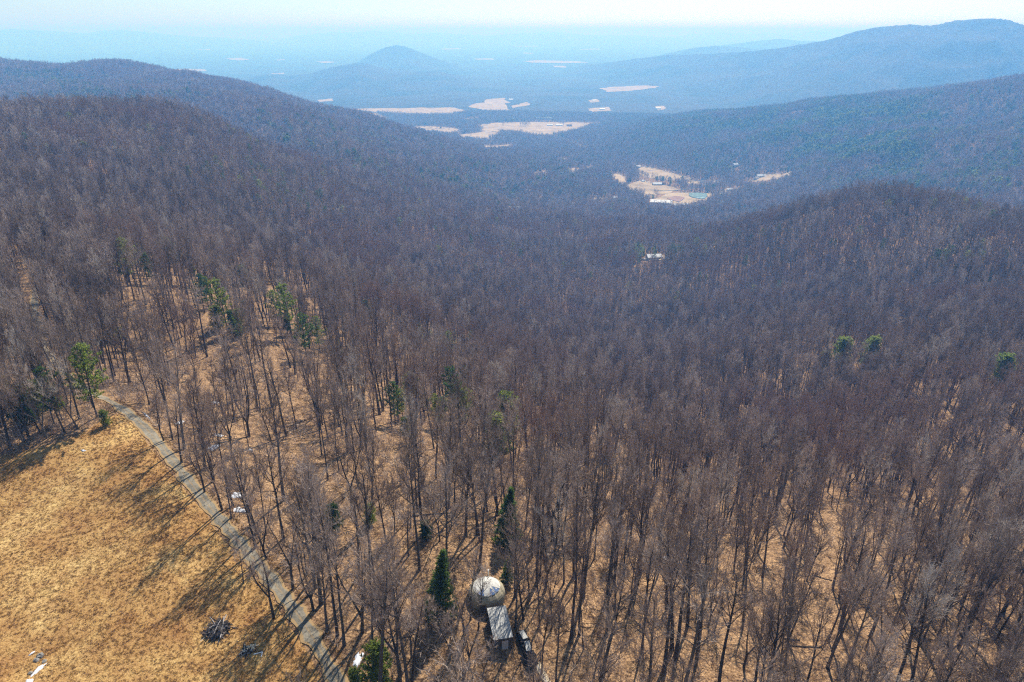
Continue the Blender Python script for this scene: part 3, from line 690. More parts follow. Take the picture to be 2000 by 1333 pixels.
def jitter_grid(d0, d1, amax, step):
    g = np.arange(-d1, d1, step); x, y = np.meshgrid(g, np.arange(-d1 * .2 if amax > 80 else 0, d1, step))
    x = x.ravel() + rng.uniform(-.48, .48, x.size) * step; y = y.ravel() + rng.uniform(-.48, .48, y.size) * step
    d = np.hypot(x, y); a = np.degrees(np.arctan2(x, y)); k = (d >= d0) & (d < d1) & (np.abs(a) < amax)
    return x[k], y[k]
def allowed(x, y, margin=1.0):
    ok = ~in_poly(x, y, MEADOW) & (dist_line(x, y, DRV) > 2.4 * margin)
    ok &= np.hypot(x - YURT[0], y - YURT[1]) > 4.2
    ok &= dist_line(x, y, [YURT, SHED, SHED + [1.5, -14, 0]]) > 3.4
    d = np.hypot(x, y)
    if (d > 600).any():
        for g_, half in BSPOT:
            dd = math.hypot(g_[0], g_[1]); ux, uy = g_[0] / dd, g_[1] / dd; al = (x - g_[0]) * ux + (y - g_[1]) * uy; ac = np.abs((x - g_[0]) * uy - (y - g_[1]) * ux)
            ok &= ~((ac < half + 3) & (al < half * .7 + 3) & (al > -(55 if g_[1] < 1200 else 80)))
        for f_ in FIELD_POLY:
            lo, hi = f_.min(0) - 60, f_.max(0) + 20; bb = (x > lo[0]) & (x < hi[0]) & (y > lo[1]) & (y < hi[1])
            if bb.any():
                wx = (fbm(x[bb], y[bb], 60, 101) - .5) * 24; wy = (fbm(x[bb], y[bb], 60, 102) - .5) * 24; sh = 45 / d[bb]
                s = np.zeros(x.shape, bool); s[bb] = (in_poly(x[bb] + wx, y[bb] + wy, f_) | in_poly(x[bb] * (1 + sh) + wx, y[bb] * (1 + sh) + wy, f_)) & (vnoise(x[bb], y[bb], 45, 103) + .25 * vnoise(x[bb], y[bb], 7, 104) < 1.06); ok &= ~s
        ok &= dist_line(x, y, STREAM) > 16
        ok &= dist_line(x, y, ROAD) > 6
    return ok
# the evergreens that show one by one (photo pixel of the foot, height, shape, needles, label)
EVERGREENS = [
    (885, 840, 21, 'tall', 'dark_needle', 'tall dark pine with a bare lower trunk standing above the wood at centre'),
    (907, 846, 16, 'loose', 'green_needle', 'loose green pine close behind the tall dark pine at centre'),
    (995, 850, 15, 'bush', 'green_needle', 'rounded yellow green evergreen, upper of two right of the tall pine'),
    (975, 892, 14, 'bush', 'green_needle', 'rounded yellow green evergreen, lower of two right of the tall pine'),
    (992, 1068, 14, 'fir', 'dark_needle', 'dense dark fir on the slope uphill of the round tent'),
    (862, 1205, 13, 'fir', 'dark_needle', 'dense dark fir casting a black shadow left of the round tent'),
    (990, 1140, 6, 'fir', 'dark_needle', 'small dark fir just behind the round tent'),
    (190, 815, 17, 'loose', 'green_needle', 'yellow green pine at the corner of the meadow by the driveway bend'),
    (228, 668, 9, 'bush', 'green_needle', 'rounded yellow green evergreen in the left wood above the driveway bend'),
    (256, 560, 19, 'loose', 'green_needle', 'pale spreading pine on the left wooded rise, leftmost of the ridge pines'),
    (300, 560, 14, 'loose', 'dark_needle', 'dull pine right of the pale spreading pine on the left rise'),
    (343, 535, 17, 'loose', 'green_needle', 'sparse pine high on the left wooded rise'),
    (400, 612, 15, 'loose', 'dark_needle', 'short pine left of the tall pair above the leafy slope'),
    (446, 655, 20, 'tall', 'green_needle', 'tall green pine at the top of the open leafy slope'),
    (428, 645, 9, 'bush', 'green_needle', 'low green evergreen at the foot of the tall pine on the leafy slope'),
    (470, 668, 12, 'loose', 'green_needle', 'light green pine right of the tall pine on the leafy slope'),
    (572, 668, 22, 'tall', 'green_needle', 'tallest green pine in the cluster left of centre'),
    (545, 640, 15, 'loose', 'green_needle', 'light green pine on the left of the cluster left of centre'),
    (600, 702, 17, 'loose', 'dark_needle', 'broad dark pine on the right of the cluster left of centre'),
    (625, 690, 14, 'loose', 'green_needle', 'ragged green pine at the right end of the cluster left of centre'),
    (430, 428, 14, 'loose', 'green_needle', 'green pine on the upper left ridge flank, higher one'),
    (380, 432, 11, 'bush', 'green_needle', 'olive evergreen left of the pine on the upper ridge flank'),
    (540, 440, 14, 'loose', 'dark_needle', 'dark pine below the left ridge flank'),
    (590, 472, 12, 'loose', 'dark_needle', 'dark pine downhill on the left ridge flank'),
    (340, 402, 11, 'bush', 'dark_needle', 'dull evergreen near the crest of the left ridge'),
    (722, 1026, 4.5, 'bush', 'green_needle', 'low olive juniper on the leafy ground left of the fallen log'),
    (832, 1052, 4, 'bush', 'dark_needle', 'small grey green shrub below the fallen log'),
    (735, 1340, 7.5, 'bush', 'green_needle', 'bright green bushy evergreen at the bottom edge by the driveway'),
    (700, 1350, 4, 'bush', 'green_needle', 'low green bush left of the bright evergreen at the bottom edge'),
    (879, 705, 15, 'loose', 'green_needle', 'light green pine in the wood above the tall dark pine'),
    (922, 688, 13, 'loose', 'green_needle', 'bright green pine right of the light green one above centre'),
    (840, 690, 12, 'loose', 'green_needle', 'flat topped olive pine above and left of centre'),
    (1640, 720, 18, 'bush', 'green_needle', 'bright green evergreen, left one of a pair on the right slope'),
    (1692, 716, 17, 'bush', 'green_needle', 'bright green evergreen, right one of a pair on the right slope'),
    (1606, 722, 11, 'bush', 'green_needle', 'small green evergreen at the left foot of the pair on the right slope'),
    (1945, 760, 17, 'bush', 'green_needle', 'yellow green evergreen near the right edge'),
    (1185, 895, 8, 'slim', 'green_needle', 'slim green evergreen in the wood right of centre'),
    (1927, 572, 15, 'slim', 'dark_needle', 'slim dark evergreen in a gap on the right knoll'),
    (772, 832, 14, 'loose', 'dark_needle', 'dull dark pine left of the tall dark pine at centre'),
    (856, 838, 12, 'loose', 'green_needle', 'ragged pine just left of the tall dark pine at centre'),
    (695, 590, 12, 'loose', 'dark_needle', 'dark pine in the wood above the cluster left of centre'),
    (210, 832, 4, 'bush', 'green_needle', 'low olive bush beside the driveway bend at the meadow corner'),
    (650, 1040, 6, 'bush', 'dark_needle', 'small dark evergreen by the driveway above the tall roadside trees')]
ORD = ['nearest', 'second nearest', 'third nearest', 'fourth nearest', 'fifth nearest', 'sixth nearest', 'seventh nearest', 'eighth nearest', 'ninth nearest', 'tenth nearest']
for (cu, cv, ru, rv2, n_, where) in [(835, 815, 80, 45, 7, 'around the tall dark pine at centre'), (600, 650, 70, 70, 6, 'in the pine cluster left of centre'), (435, 600, 60, 60, 6, 'around the tall pine on the leafy slope'), (265, 530, 60, 60, 5, 'on the left wooded rise'),
                                   (700, 620, 70, 50, 6, 'between the pine cluster and the hollow'), (890, 660, 70, 40, 5, 'in the hollow above centre'), (100, 790, 90, 60, 6, 'in the thick wood beyond the meadow')]:
    vs = sorted(cv + rng.uniform(-1, 1, n_) * rv2)[::-1]
    for q in range(n_):
        kd = ('loose', 'bush', 'slim', 'loose')[rng.randint(4)]
        EVERGREENS.append((cu + rng.uniform(-1, 1) * ru, vs[q], rng.uniform(6, 14) * (1 if kd != 'bush' else .75), kd, ('green_needle', 'dark_needle')[int(rng.rand() < .4)], ORD[q] + ' of the scattered small evergreens ' + where))
EVERGREENS = [(e[0], e[1], e[2] * (1.08 if e[1] < 830 else 1.0), *e[3:]) for e in EVERGREENS]
EVP = [ground(e[0], e[1]) for e in EVERGREENS]
# near wood
x, y = jitter_grid(40, 640, 66, 4.15)
dens = fbm(x, y, 45, 21)
u_, v_, _ = project(np.column_stack([x, y, height(x, y)]))
open_ = ((u_ > 230) & (u_ < 620) & (v_ > 560) & (v_ < 1100)) * .34 + ((u_ > 560) & (u_ < 1000) & (v_ > 850)) * .17 + ((u_ >= 620) & (u_ < 900) & (v_ > 640) & (v_ < 850)) * .18 + (u_ >= 1000) * (v_ > 850) * -.06
free = np.ones(len(x), bool)
for e, g_ in zip(EVERGREENS, EVP):
    dd = np.hypot(g_[0], g_[1]); ux, uy = g_[0] / dd, g_[1] / dd; al = (x - g_[0]) * ux + (y - g_[1]) * uy; ac = np.abs((x - g_[0]) * uy - (y - g_[1]) * ux)
    free &= ~((ac < 2.9) & (al < 3.5) & (al > -min(26, e[2] * 1.5)) & (rng.rand(len(x)) < .8 * (e[2] > 11)))
thick = ((u_ < 235) & (v_ > 430) & (v_ < 900)) * .5 + np.clip((np.hypot(x, y) - 190) / 150, 0, 1) * (.28 + .2 * (u_ > 1250) * (v_ < 640))
keep = free & allowed(x, y) & (rng.rand(len(x)) < np.clip(1.10 - 1.1 * (1 - dens) - open_ + thick, 0.10, 1))
x, y = x[keep], y[keep]; z = height(x, y)
ki = rng.choice(14, len(x), p=[.16, .14, .06, .06, .05, .11, .06, .09, .12, .03, .03, .03, .02, .04]); wd = rng.uniform(.6, 1.15, len(x))
sc = rng.uniform(.70, 1.14, len(x)) ** .8; rz = rng.uniform(0, 6.283, len(x))
Hh = np.array([s[1] for s in SPECS])[ki] * sc
u0, v0, dz0 = project(np.column_stack([x, y, z])); u1, v1, _ = project(np.column_stack([x, y, z + Hh]))
vis = (u0 > 5) & (u0 < 1995) & (v1 < 1260) & (v1 > 60) & (y > 20) & (v0 < 1560)
size_px = np.where(vis, np.hypot(u1 - u0, v1 - v0), 0)
order = np.argsort(-size_px)[:288]
ind = np.zeros(len(x), bool); ind[order] = True
def place_label(u, v):
    if u < 240 and v < 960: return 'in the thick wood beyond the meadow'
    if u < 560 and v < 900: return 'on the slope above the driveway bend'
    if u < 640 and v >= 900: return 'beside the driveway along the meadow'
    if u < 780 and v > 1150: return 'near the bottom edge right of the driveway'
    if u < 900 and v > 1150: return 'just left of the round tent'
    if u < 800: return 'uphill of the driveway left of the fallen log'
    if u < 960: return 'near the fallen log behind the round tent'
    if u < 1130 and v > 1100: return 'just right of the round tent'
    if u < 1130: return 'in the wood by the dense dark fir'
    if u < 1300: return 'low in the wood right of the tent' if v > 1150 else 'in the hollow right of the dark fir'
    if u < 1500: return 'in the wood far right of the tent' if v > 1100 else 'in the open wood right of centre'
    if u < 1750: return 'on the slope with the twin fallen logs' if v > 1100 else 'below the sunny gap on the right'
    return 'in the bottom right corner wood' if v > 1100 else 'on the right edge above the corner wood'
def plant_tree(k, loc, rot, s, label, group='bare winter trees on the near slopes', wd=1.0):
    t = thing('bare_tree', label, 'tree', loc, rot, group); t.scale = (s * wd, s * wd, s)
    link('trunk', TREES[k][0], t); link('crown', TREES[k][1], t); return t
ORD = ['nearest', 'second nearest', 'third nearest', 'fourth nearest', 'fifth nearest', 'sixth nearest', 'seventh nearest', 'eighth nearest', 'ninth nearest', 'tenth nearest', 'eleventh nearest', 'twelfth nearest', 'thirteenth nearest', 'fourteenth nearest', 'fifteenth nearest', 'sixteenth nearest']
sets = {}
for i in order: sets.setdefault((SPECS[ki[i]][8], place_label(u0[i], v0[i])), []).append(i)
for (look, spot), mem in sets.items():
    mem.sort(key=lambda i: dz0[i])
    for q, i in enumerate(mem):
        lab = look + ' ' + spot if len(mem) == 1 else (ORD[q] if q < 16 else 'distant') + ' ' + look + ' ' + spot
        plant_tree(ki[i], (x[i], y[i], z[i]), rz[i], sc[i], lab, wd=wd[i])
r_ = ~ind
scatter('wooded_slope', np.column_stack([x, y, z])[r_], ki[r_], np.column_stack([np.zeros(r_.sum()), np.zeros(r_.sum()), rz[r_]]), np.column_stack([sc * wd, sc * wd, sc])[r_], near_col)
# single trees the photograph shows standing apart
for (u, v, k, s, rot, lab) in [(535, 1208, 3, .80, .6, 'lone forked bare tree at the meadow edge of the driveway, near the brush pile'),
                               (434, 996, 0, .80, 1.0, 'bare tree at the roadside below the two white snow patches'),
                               (932, 1046, 2, 1.0, 2.0, 'dark upright bare tree casting a long shadow beside the fallen log'),
                               (782, 1332, 3, 1.0, .3, 'big dark forked bare tree at the bottom edge, left of the round tent'),
                               (802, 1345, 5, .95, 4.0, 'thin bare tree just right of the big forked one at the bottom edge'),
                               (1724, 1032, 4, .95, 1.2, 'dark three stemmed bare tree standing in a sunny gap on the right'),
                               (1896, 1200, 6, 1.0, .4, 'large bare tree leaning over the bottom right clearing'),
                               (400, 915, 6, .9, 2.4, 'large bare tree between the driveway and the snow patches at mid bend'),
                               (476, 1140, 7, .62, 0, 'tiny bent bare tree on the meadow side of the driveway'),
                               (20, 872, 6, .85, 1.0, 'large spreading tree at the far left end of the meadow edge'),
                               (58, 862, 3, .9, 2.0, 'dark two stemmed tree throwing shade over the upper left meadow'),
                               (92, 856, 4, .8, 3.0, 'dark three stemmed tree on the upper meadow edge'),
                               (128, 846, 11, .85, 4.0, 'wide forked tree on the upper meadow edge near the green pine'),
                               (152, 838, 9, .9, 5.0, 'low twiggy tree on the upper meadow edge left of the green pine'),
                               (942, 1325, 9, .5, .8, 'low twiggy bare tree in front of the shed door'),
                               (906, 1262, 3, .62, 1.0, 'forked bare tree in front of the dark fir left of the shed'),
                               (918, 1300, 4, .50, 2.2, 'bushy three stemmed bare tree covering the left side of the shed'),
                               (918, 1212, 5, .72, 5.0, 'thin bare tree whose trunk crosses the left of the round tent'),
                               (934, 1232, 0, .60, 2.0, 'slender bare tree crossing the middle of the round tent'),
                               (1006, 1228, 8, .70, 1.0, 'straight bare pole tree just right of the shed roof'),
                               (1022, 1210, 6, .62, 4.2, 'spreading bare tree hanging over the log stack'),
                               (880, 1290, 9, .66, 3.3, 'low twiggy bare tree below the dark fir near the tent'),
                               (400, 962, 3, .72, .9, 'two stemmed roadside tree with its shadow across the meadow edge'),
                               (452, 1012, 2, .66, 3.6, 'broad crowned roadside tree below the second snow patch'),
                               (500, 1072, 0, .85, 5.1, 'slender roadside tree halfway down the driveway'),
                               (520, 1092, 4, .70, 2.7, 'three stemmed roadside tree halfway down the driveway'),
                               (572, 1150, 3, .85, 1.9, 'two stemmed roadside tree beside the lower driveway'),
                               (612, 1192, 4, .80, 4.4, 'three stemmed roadside tree shading the lower driveway'),
                               (640, 1230, 6, .74, .2, 'large spreading roadside tree shading the lower driveway'),
                               (672, 1262, 1, .80, 3.9, 'tall straight tree beside the lowest stretch of driveway'),
                               (355, 905, 1, .70, 2.2, 'tall straight tree beside the driveway above the first snow patch'),
                               (320, 862, 9, .80, 5.9, 'low forked tree beside the driveway just below the bend')]:
    g_ = ground(u, v); plant_tree(k, g_, rot, s, lab)
# mid and far wood
xa, ya = jitter_grid(640, 950, 62, 4.5); xb, yb = jitter_grid(950, 1300, 62, 5.2); x = np.append(xa, xb); y = np.append(ya, yb); k = allowed(x, y) & (rng.rand(len(x)) < np.clip(1.05 - 1.6 * np.clip(fbm(x, y, 48, 41) - .58, 0, 1) - .15 * rng.rand(len(x)), 0, 1)); x, y = x[k], y[k]; z = height(x, y)
def conifer_share(x, y, z):
    u, v, _ = project(np.column_stack([x, y, z]))
    s = .015 + .25 * np.clip((fbm(x, y, 120, 61) - .66) * 6, 0, 1)
    for cu, cv, ru, rv_, a in [(160, 195, 130, 30, .55), (600, 240, 100, 30, .25), (1400, 240, 190, 40, .9), (1660, 260, 190, 80, 1.3), (1800, 310, 240, 70, .8), (1950, 240, 90, 50, .6), (1500, 320, 160, 30, .6), (90, 165, 110, 25, .6), (480, 400, 200, 60, .12), (700, 300, 150, 50, .22),
                               (1000, 350, 220, 50, .25), (1260, 285, 90, 30, .35), (1300, 395, 40, 14, .5), (1400, 450, 200, 40, .05)]:
        s = np.maximum(s, a * np.clip(1.4 - np.hypot((u - cu) / ru, (v - cv) / rv_), 0, 1) * np.clip((fbm(x, y, 90, 71) - .3) * 3, 0, 1))
    return s
pk = rng.rand(len(x)) < conifer_share(x, y, z)
ki = np.where(pk, 8 + rng.randint(0, 3, len(x)), rng.randint(0, 8, len(x))); sc = rng.uniform(.55, 1.15, len(x)) ** .8
rot = np.column_stack([np.zeros(len(x)), np.zeros(len(x)), rng.uniform(0, 6.283, len(x))])
scatter('wooded_hillside', np.column_stack([x, y, z]), ki, rot, np.repeat(sc[:, None], 3, 1), mid_col)
x, y = jitter_grid(1300, 4400, 47, 6.7); k = allowed(x, y) & (rng.rand(len(x)) < .9); x, y = x[k], y[k]; z = height(x, y)
u, v, _ = project(np.column_stack([x, y, z])); k = (u > -250) & (u < 2250); x, y, z = x[k], y[k], z[k]
pk = rng.rand(len(x)) < conifer_share(x, y, z)
ki = np.where(pk, 6 + rng.randint(0, 3, len(x)), rng.randint(0, 6, len(x))); sc = rng.uniform(.8, 1.2, len(x))
rot = np.column_stack([np.zeros(len(x)), np.zeros(len(x)), rng.uniform(0, 6.283, len(x))])
scl = np.column_stack([sc * 1.3, sc * 1.3, sc])
scatter('distant_wood', np.column_stack([x, y, z]), ki, rot, scl, far_col)

# ------------------------------------------------------------------ evergreens, one by one
for (u, v, h_, k, mn, lab), g_ in zip(EVERGREENS, EVP):
    H0, tm, cm = PINES[k]
    t = thing('pine_tree' if k in ('tall', 'loose') else 'fir_tree' if k in ('fir', 'slim') else 'evergreen_bush', lab, 'evergreen', g_, random.uniform(0, 6.28), 'evergreens in the near wood')
    t.scale = (h_ / H0,) * 3; link('trunk', tm, t); link('crown', cm[mn], t)

# ------------------------------------------------------------------ undergrowth: low grey brush, thick at the wood's edge
def brush_model(seed):
    random.seed(seed); B = MB()
    for i in range(9):
        an = random.uniform(0, 6.28); d = np.array([math.cos(an) * .5, math.sin(an) * .5, 1]); p = branch_path((random.gauss(0, .25), random.gauss(0, .25), -.1), d, random.uniform(1.4, 3.0), 3, .02, .15)
        B.tube(p, [.025, .02, .014, .006], 3)
        for q in range(10):
            c = p[random.randint(1, 3)]; B.blade(c, c + unit(rv() + np.array([0, 0, .6])) * random.uniform(.4, 1.0), .03)
    return mesh('brush', B.v, B.f, (M['twig'],))
brush_col = protos('brush_models', [brush_model(s) for s in (51, 52, 53, 54)])
x, y = jitter_grid(45, 260, 60, 2.6); k = allowed(x, y, .9)
edge = dist_line(x, y, MEADOW[:6]); left = np.clip(1.2 - edge / 30, 0, 1)
left = np.maximum(left, .8 * (np.degrees(np.arctan2(x, y)) < -34) * (np.hypot(x, y) > 110))
k &= rng.rand(len(x)) < np.clip(.75 * left + .55 * np.clip((fbm(x, y, 30, 81) - .5) * 4, 0, 1) + .34, 0, 1); x, y = x[k], y[k]; z = height(x, y); sc = rng.uniform(.5, 2.0, len(x))
scatter('undergrowth', np.column_stack([x, y, z]), rng.randint(0, 4, len(x)), np.column_stack([np.zeros(len(x))] * 2 + [rng.uniform(0, 6.28, len(x))]), np.repeat(sc[:, None], 3, 1), brush_col)

def sticks_model(seed):
    random.seed(seed); B = MB()
    for i in range(5):
        th = random.uniform(0, 6.28); p = branch_path((random.gauss(0, .9), random.gauss(0, .9), .05), (math.cos(th), math.sin(th), .02), random.uniform(.8, 3.2), 3, 0, .12); p[:, 2] = .05 + np.abs(p[:, 2])
        B.tube(p, [.05, .045, .03, .015], 3)
    return mesh('sticks', B.v, B.f, (M['bark'],))
stick_col = protos('stick_models', [sticks_model(s) for s in (55, 56, 57, 58)])
x, y = jitter_grid(45, 260, 60, 4.2); k = allowed(x, y, .8) & (rng.rand(len(x)) < .7); x, y = x[k], y[k]; z = height(x, y)
scatter('fallen_branches', np.column_stack([x, y, z]), rng.randint(0, 4, len(x)), np.column_stack([np.zeros(len(x))] * 2 + [rng.uniform(0, 6.28, len(x))]), np.repeat(rng.uniform(.6, 1.4, (len(x), 1)), 3, 1), stick_col)

# ------------------------------------------------------------------ dry grass tufts on the meadow
def tuft_model(seed):
    random.seed(seed); B = MB()
    for i in range(16):
        p = np.array([random.gauss(0, .12), random.gauss(0, .12), 0]); B.blade(p, p + np.array([random.gauss(0, .16), random.gauss(0, .16), random.uniform(.05, .17)]), .05)
    return mesh('tuft', B.v, B.f, (M['meadow'],))
tuft_col = protos('tuft_models', [tuft_model(s) for s in (61, 62, 63)])
x = rng.uniform(-105, -12, 90000); y = rng.uniform(45, 140, 90000)
dr = dist_line(x, y, DRV); k = (in_poly(x, y, MEADOW) | (dr < 2.3)) & (rng.rand(len(x)) < np.clip(.6 + .5 * (fbm(x, y, 6, 91) - .5), .1, 1)) & (dist_line(x, y, DRV) > 1.25 + .5 * rng.rand(len(x))); x, y = x[k], y[k]; z = height(x, y) + .04
sc = rng.uniform(.6, 1.3, len(x))
scatter('dry_grass', np.column_stack([x, y, z]), rng.randint(0, 3, len(x)), np.column_stack([np.zeros(len(x))] * 2 + [rng.uniform(0, 6.28, len(x))]), np.repeat(sc[:, None], 3, 1), tuft_col)

# ------------------------------------------------------------------ round tent with skylight, stove pipe
random.seed(99)
yz = float(YURT[2])
t = thing('round_tent', 'round domed tent of tan canvas with a white cap and blue skylights', 'tent', (YURT[0], YURT[1], yz - .15))
RY = 2.75; NS = 28
def lathe(prof, ns, pleat=0.0):
    V_, f_ = [], []
    for r, z_ in prof:
        for k in range(ns): a = 2 * math.pi * k / ns; rr = r * (1 - (pleat if k % 2 else 0)); V_.append((rr * math.cos(a), rr * math.sin(a), z_))
    for i in range(len(prof) - 1):
        for k in range(ns): f_.append((i * ns + k, i * ns + (k + 1) % ns, (i + 1) * ns + (k + 1) % ns, (i + 1) * ns + k))
    return V_, f_
b_ = MB(); b_.add(*lathe([(RY, 0), (RY * 1.02, .9), (RY, 1.75)], NS, .025)); b_.build('wall', M['canvas'], t)
prof = [(RY * 1.05 * math.cos(a), 1.72 + 1.75 * math.sin(a)) for a in np.radians([0, 12, 24, 36, 46])]
b_ = MB(); b_.add(*lathe(prof, NS, .02)); b_.build('roof', M['canvas'], t)
prof = [(RY * 1.055 * math.cos(a), 1.75 + 1.76 * math.sin(a)) for a in np.radians([43, 54, 66, 78, 88])]
b_ = MB(); b_.add(*lathe(prof, NS, .012)); b_.build('roof_cap', M['canvas_white'], t)
def dome(a, e, r=1.075): return np.array([RY * r * math.cos(e) * math.sin(a), -RY * r * math.cos(e) * math.cos(a), 1.76 + 1.78 * math.sin(e)])
for a0 in (-.42, .55, 1.0):
    b_ = MB(); tri = [dome(a0, R(70)), dome(a0 - .30, R(46)), dome(a0, R(45), 1.085), dome(a0 + .30, R(46))]
    inn = [q * .985 for q in tri]; b_.add(tri + inn, [(0, 1, 2), (0, 2, 3), (0, 1, 5, 4), (1, 2, 6, 5), (2, 3, 7, 6), (3, 0, 4, 7)]); b_.build('skylight', M['skylight'], t)
for a0 in (-.42, .55, 1.0):
    for sd in (-.31, .31):
        b_ = MB(); b_.tube([dome(a0, R(71), 1.08), dome(a0 + sd, R(45), 1.09)], [.05, .05], 4); b_.build('rib', M['canvas_white'], t)
b_ = MB(); b_.tube([(.2, 2.6, 0), (.2, 2.6, 3.7)], [.09, .09], 8, True); b_.tube([(.2, 2.6, 3.62), (.2, 2.6, 3.8)], [.15, .12], 8, True); b_.build('stove_pipe', M['pipe'], t)
b_ = MB(); b_.box((-.5, -2.78, .95), (.95, .08, 1.75)); b_.build('door', M['shed_wall'], t)
# shed with a sloping sheet roof joined on in front of the tent
SA, SB = np.array([float(q) for q in ground(969, 1206)]), np.array([float(q) for q in ground(984, 1274)])
ax = SB[:2] - SA[:2]; L = 5.2; rz_ = math.atan2(ax[1], ax[0]) + math.pi / 2; c_ = (SA + SB) / 2
t = thing('shed', 'low dark board shed with a whitish metal roof in front of the round tent', 'shed', (c_[0], c_[1], min(SA[2], SB[2]) - .3), rz_)
Wd = 2.5
b_ = MB(); b_.box((0, -L / 2 + .06, 1.3), (Wd, .12, 2.6)); b_.build('wall', M['shed_wall'], t)
b_ = MB(); b_.box((0, L / 2 - .06, 1.5), (Wd, .12, 3.0)); b_.build('wall', M['shed_wall'], t)
for s in (-1, 1):
    b_ = MB(); x_ = s * (Wd / 2 - .06); y0, y1 = -L / 2 + .125, L / 2 - .125
    P = [(x_ - .06, y0, 0), (x_ + .06, y0, 0), (x_ + .06, y1, 0), (x_ - .06, y1, 0), (x_ - .06, y0, 2.6), (x_ + .06, y0, 2.6), (x_ + .06, y1, 3.0), (x_ - .06, y1, 3.0)]
    b_.add(P, [(3, 2, 1, 0), (4, 5, 6, 7), (0, 1, 5, 4), (1, 2, 6, 5), (2, 3, 7, 6), (3, 0, 4, 7)]); b_.build('wall', M['shed_wall'], t)
for k in range(4):
    b_ = MB(); xc = -1.07 + k * .715
    b_.box((xc, 0, 2.86 + .02 * (k % 2)), (.70, L + .5 + random.uniform(-.1, .1), .035), 0, math.atan2(.4, L))
    for q in (-.4, 0, .4): b_.box((xc + q * .8, 0, 2.895 + .02 * (k % 2)), (.05, L + .46, .04), 0, math.atan2(.4, L))
    b_.build('roof_panel', M['metal_roof'], t)
b_ = MB(); b_.box((.3, -L / 2 - .025, 1.0), (.9, .05, 1.95)); d_ = b_.build('door', M['wood_grey'], t)
b_ = MB(); b_.box((-.95, -L / 2 - .02, 1.6), (.6, .04, .6)); b_.build('window', M['glass'], t)
# wood stack with sheets on it, boards beside it
def pos(u, v, dz=0): g_ = ground(u, v); return (float(g_[0]), float(g_[1]), float(g_[2]) + dz)
a_, e_ = np.array(pos(1018, 1245)), np.array(pos(1040, 1302)); rz_ = math.atan2(*(e_ - a_)[[1, 0]]); c_ = (a_ + e_) / 2
t = thing('firewood_stack', 'long dark stack of logs right of the shed with pale sheets on top', 'wood stack', c_, rz_)
stk = []
for row in range(4):
    for k in range(14):
        if row == 3 and k % 3 == 0: continue
        b_ = MB(); x_ = -2.9 + k * .44 + random.uniform(-.05, .05)
        b_.tube([(x_, -.62 + random.uniform(-.15, .1), .2 + row * .36), (x_ + random.uniform(-.1, .1), .62 + random.uniform(-.1, .15), .2 + row * .36)], [.21, .19], 7, True); b_.build('log', M['wood_dark'], t)
for xs, rr, ln in ((-1.6, .12, 1.5), (.5, -.15, 1.7)):
    s_ = thing('metal_sheet', 'pale metal sheet lying on the %s end of the dark log stack' % ('upper' if xs < 0 else 'lower'), 'sheet', (c_[0] + xs * math.cos(rz_), c_[1] + xs * math.sin(rz_), c_[2] + 1.68), rz_ + rr)
    b_ = MB(); b_.box((0, 0, 0), (ln, .75, .03), 0, .05)
    for q in (-.3, -.1, .1, .3): b_.box((0, q, .03), (ln, .05, .03), 0, .05)
    b_.build('panel', M['metal_roof'], s_)
a_, e_ = np.array(pos(1050, 1301)), np.array(pos(1068, 1333)); rz_ = math.atan2(*(e_ - a_)[[1, 0]]); c_ = (a_ + e_) / 2
t = thing('board_stack', 'small stack of pale weathered boards at the bottom edge below the log stack', 'boards', c_, rz_)
for row in range(2):
    for k in range(4):
        b_ = MB(); b_.box((random.uniform(-.15, .15), -.36 + k * .24, .12 + row * .09), (3.4, .22, .07), random.uniform(-.02, .02)); b_.build('board', M['wood_pale'] if k != 1 else M['wood_grey'], t)

# ------------------------------------------------------------------ brush pile, split wood, white pipe, rocks and snow on the meadow
def stick_pile(name, label, cat, u, v, rad, hgt, n_, mats, lo, hi, seed):
    random.seed(seed); t = thing(name, label, cat, pos(u, v))
    for i in range(n_):
        an = random.uniform(0, 6.28); r = rad * math.sqrt(random.random()) * .75; hz = hgt * (1 - r / rad) * random.uniform(.15, 1) + .12
        p = np.array([r * math.cos(an), r * math.sin(an), hz]); th = random.uniform(0, 6.28); l = random.uniform(lo, hi)
        d = np.array([math.cos(th), math.sin(th), random.uniform(-.35, .55)]); q = branch_path(p - d * l / 2, d, l, 3, 0, .10); q[:, 2] = np.maximum(q[:, 2], .06)
        w_ = random.uniform(.03, .085); b_ = MB(); b_.tube(q, [w_, w_ * .9, w_ * .75, w_ * .4], 4, True); b_.build('stick', random.choice(mats), t)
    return t
t = stick_pile('brush_pile', 'large heap of dark brush and pale grey branches on the meadow', 'brush pile', 428, 1233, 2.0, 1.5, 120, [M['wood_dark']] * 4 + [M['wood_grey']] * 3, 1.0, 3.0, 71)
for k in range(14):
    a = random.uniform(0, 6.28); b_ = MB(); r = random.uniform(0, 1.1); b_.tube(branch_path((r * math.cos(a), r * math.sin(a), .25 + (1.1 - r) * .5), (math.sin(a), -math.cos(a), .1), 1.6, 3, 0, .1), [.22, .2, .18, .15], 6, True); b_.build('log', M['wood_dark'], t)
t = stick_pile('scrap_wood_pile', 'small heap of scrap wood, dark below and pale on top, near the white pipe', 'wood pile', 482, 1274, 1.15, .55, 34, [M['wood_dark']] * 3 + [M['wood_grey']], .6, 1.5, 72)
for k in range(26):
    b_ = MB(); b_.box((.35 + random.gauss(0, .42), .55 + random.gauss(0, .35), .12 + random.random() * .35), (random.uniform(.3, .7), .14, .09), random.uniform(0, 3.1), random.uniform(-.4, .4)); b_.build('split_log', M['wood_pale'], t)
g_ = pos(508, 1278); t = thing('white_pipe', 'white bent pipe lying in an L shape on the grass right of the scrap wood', 'pipe', g_, 0)
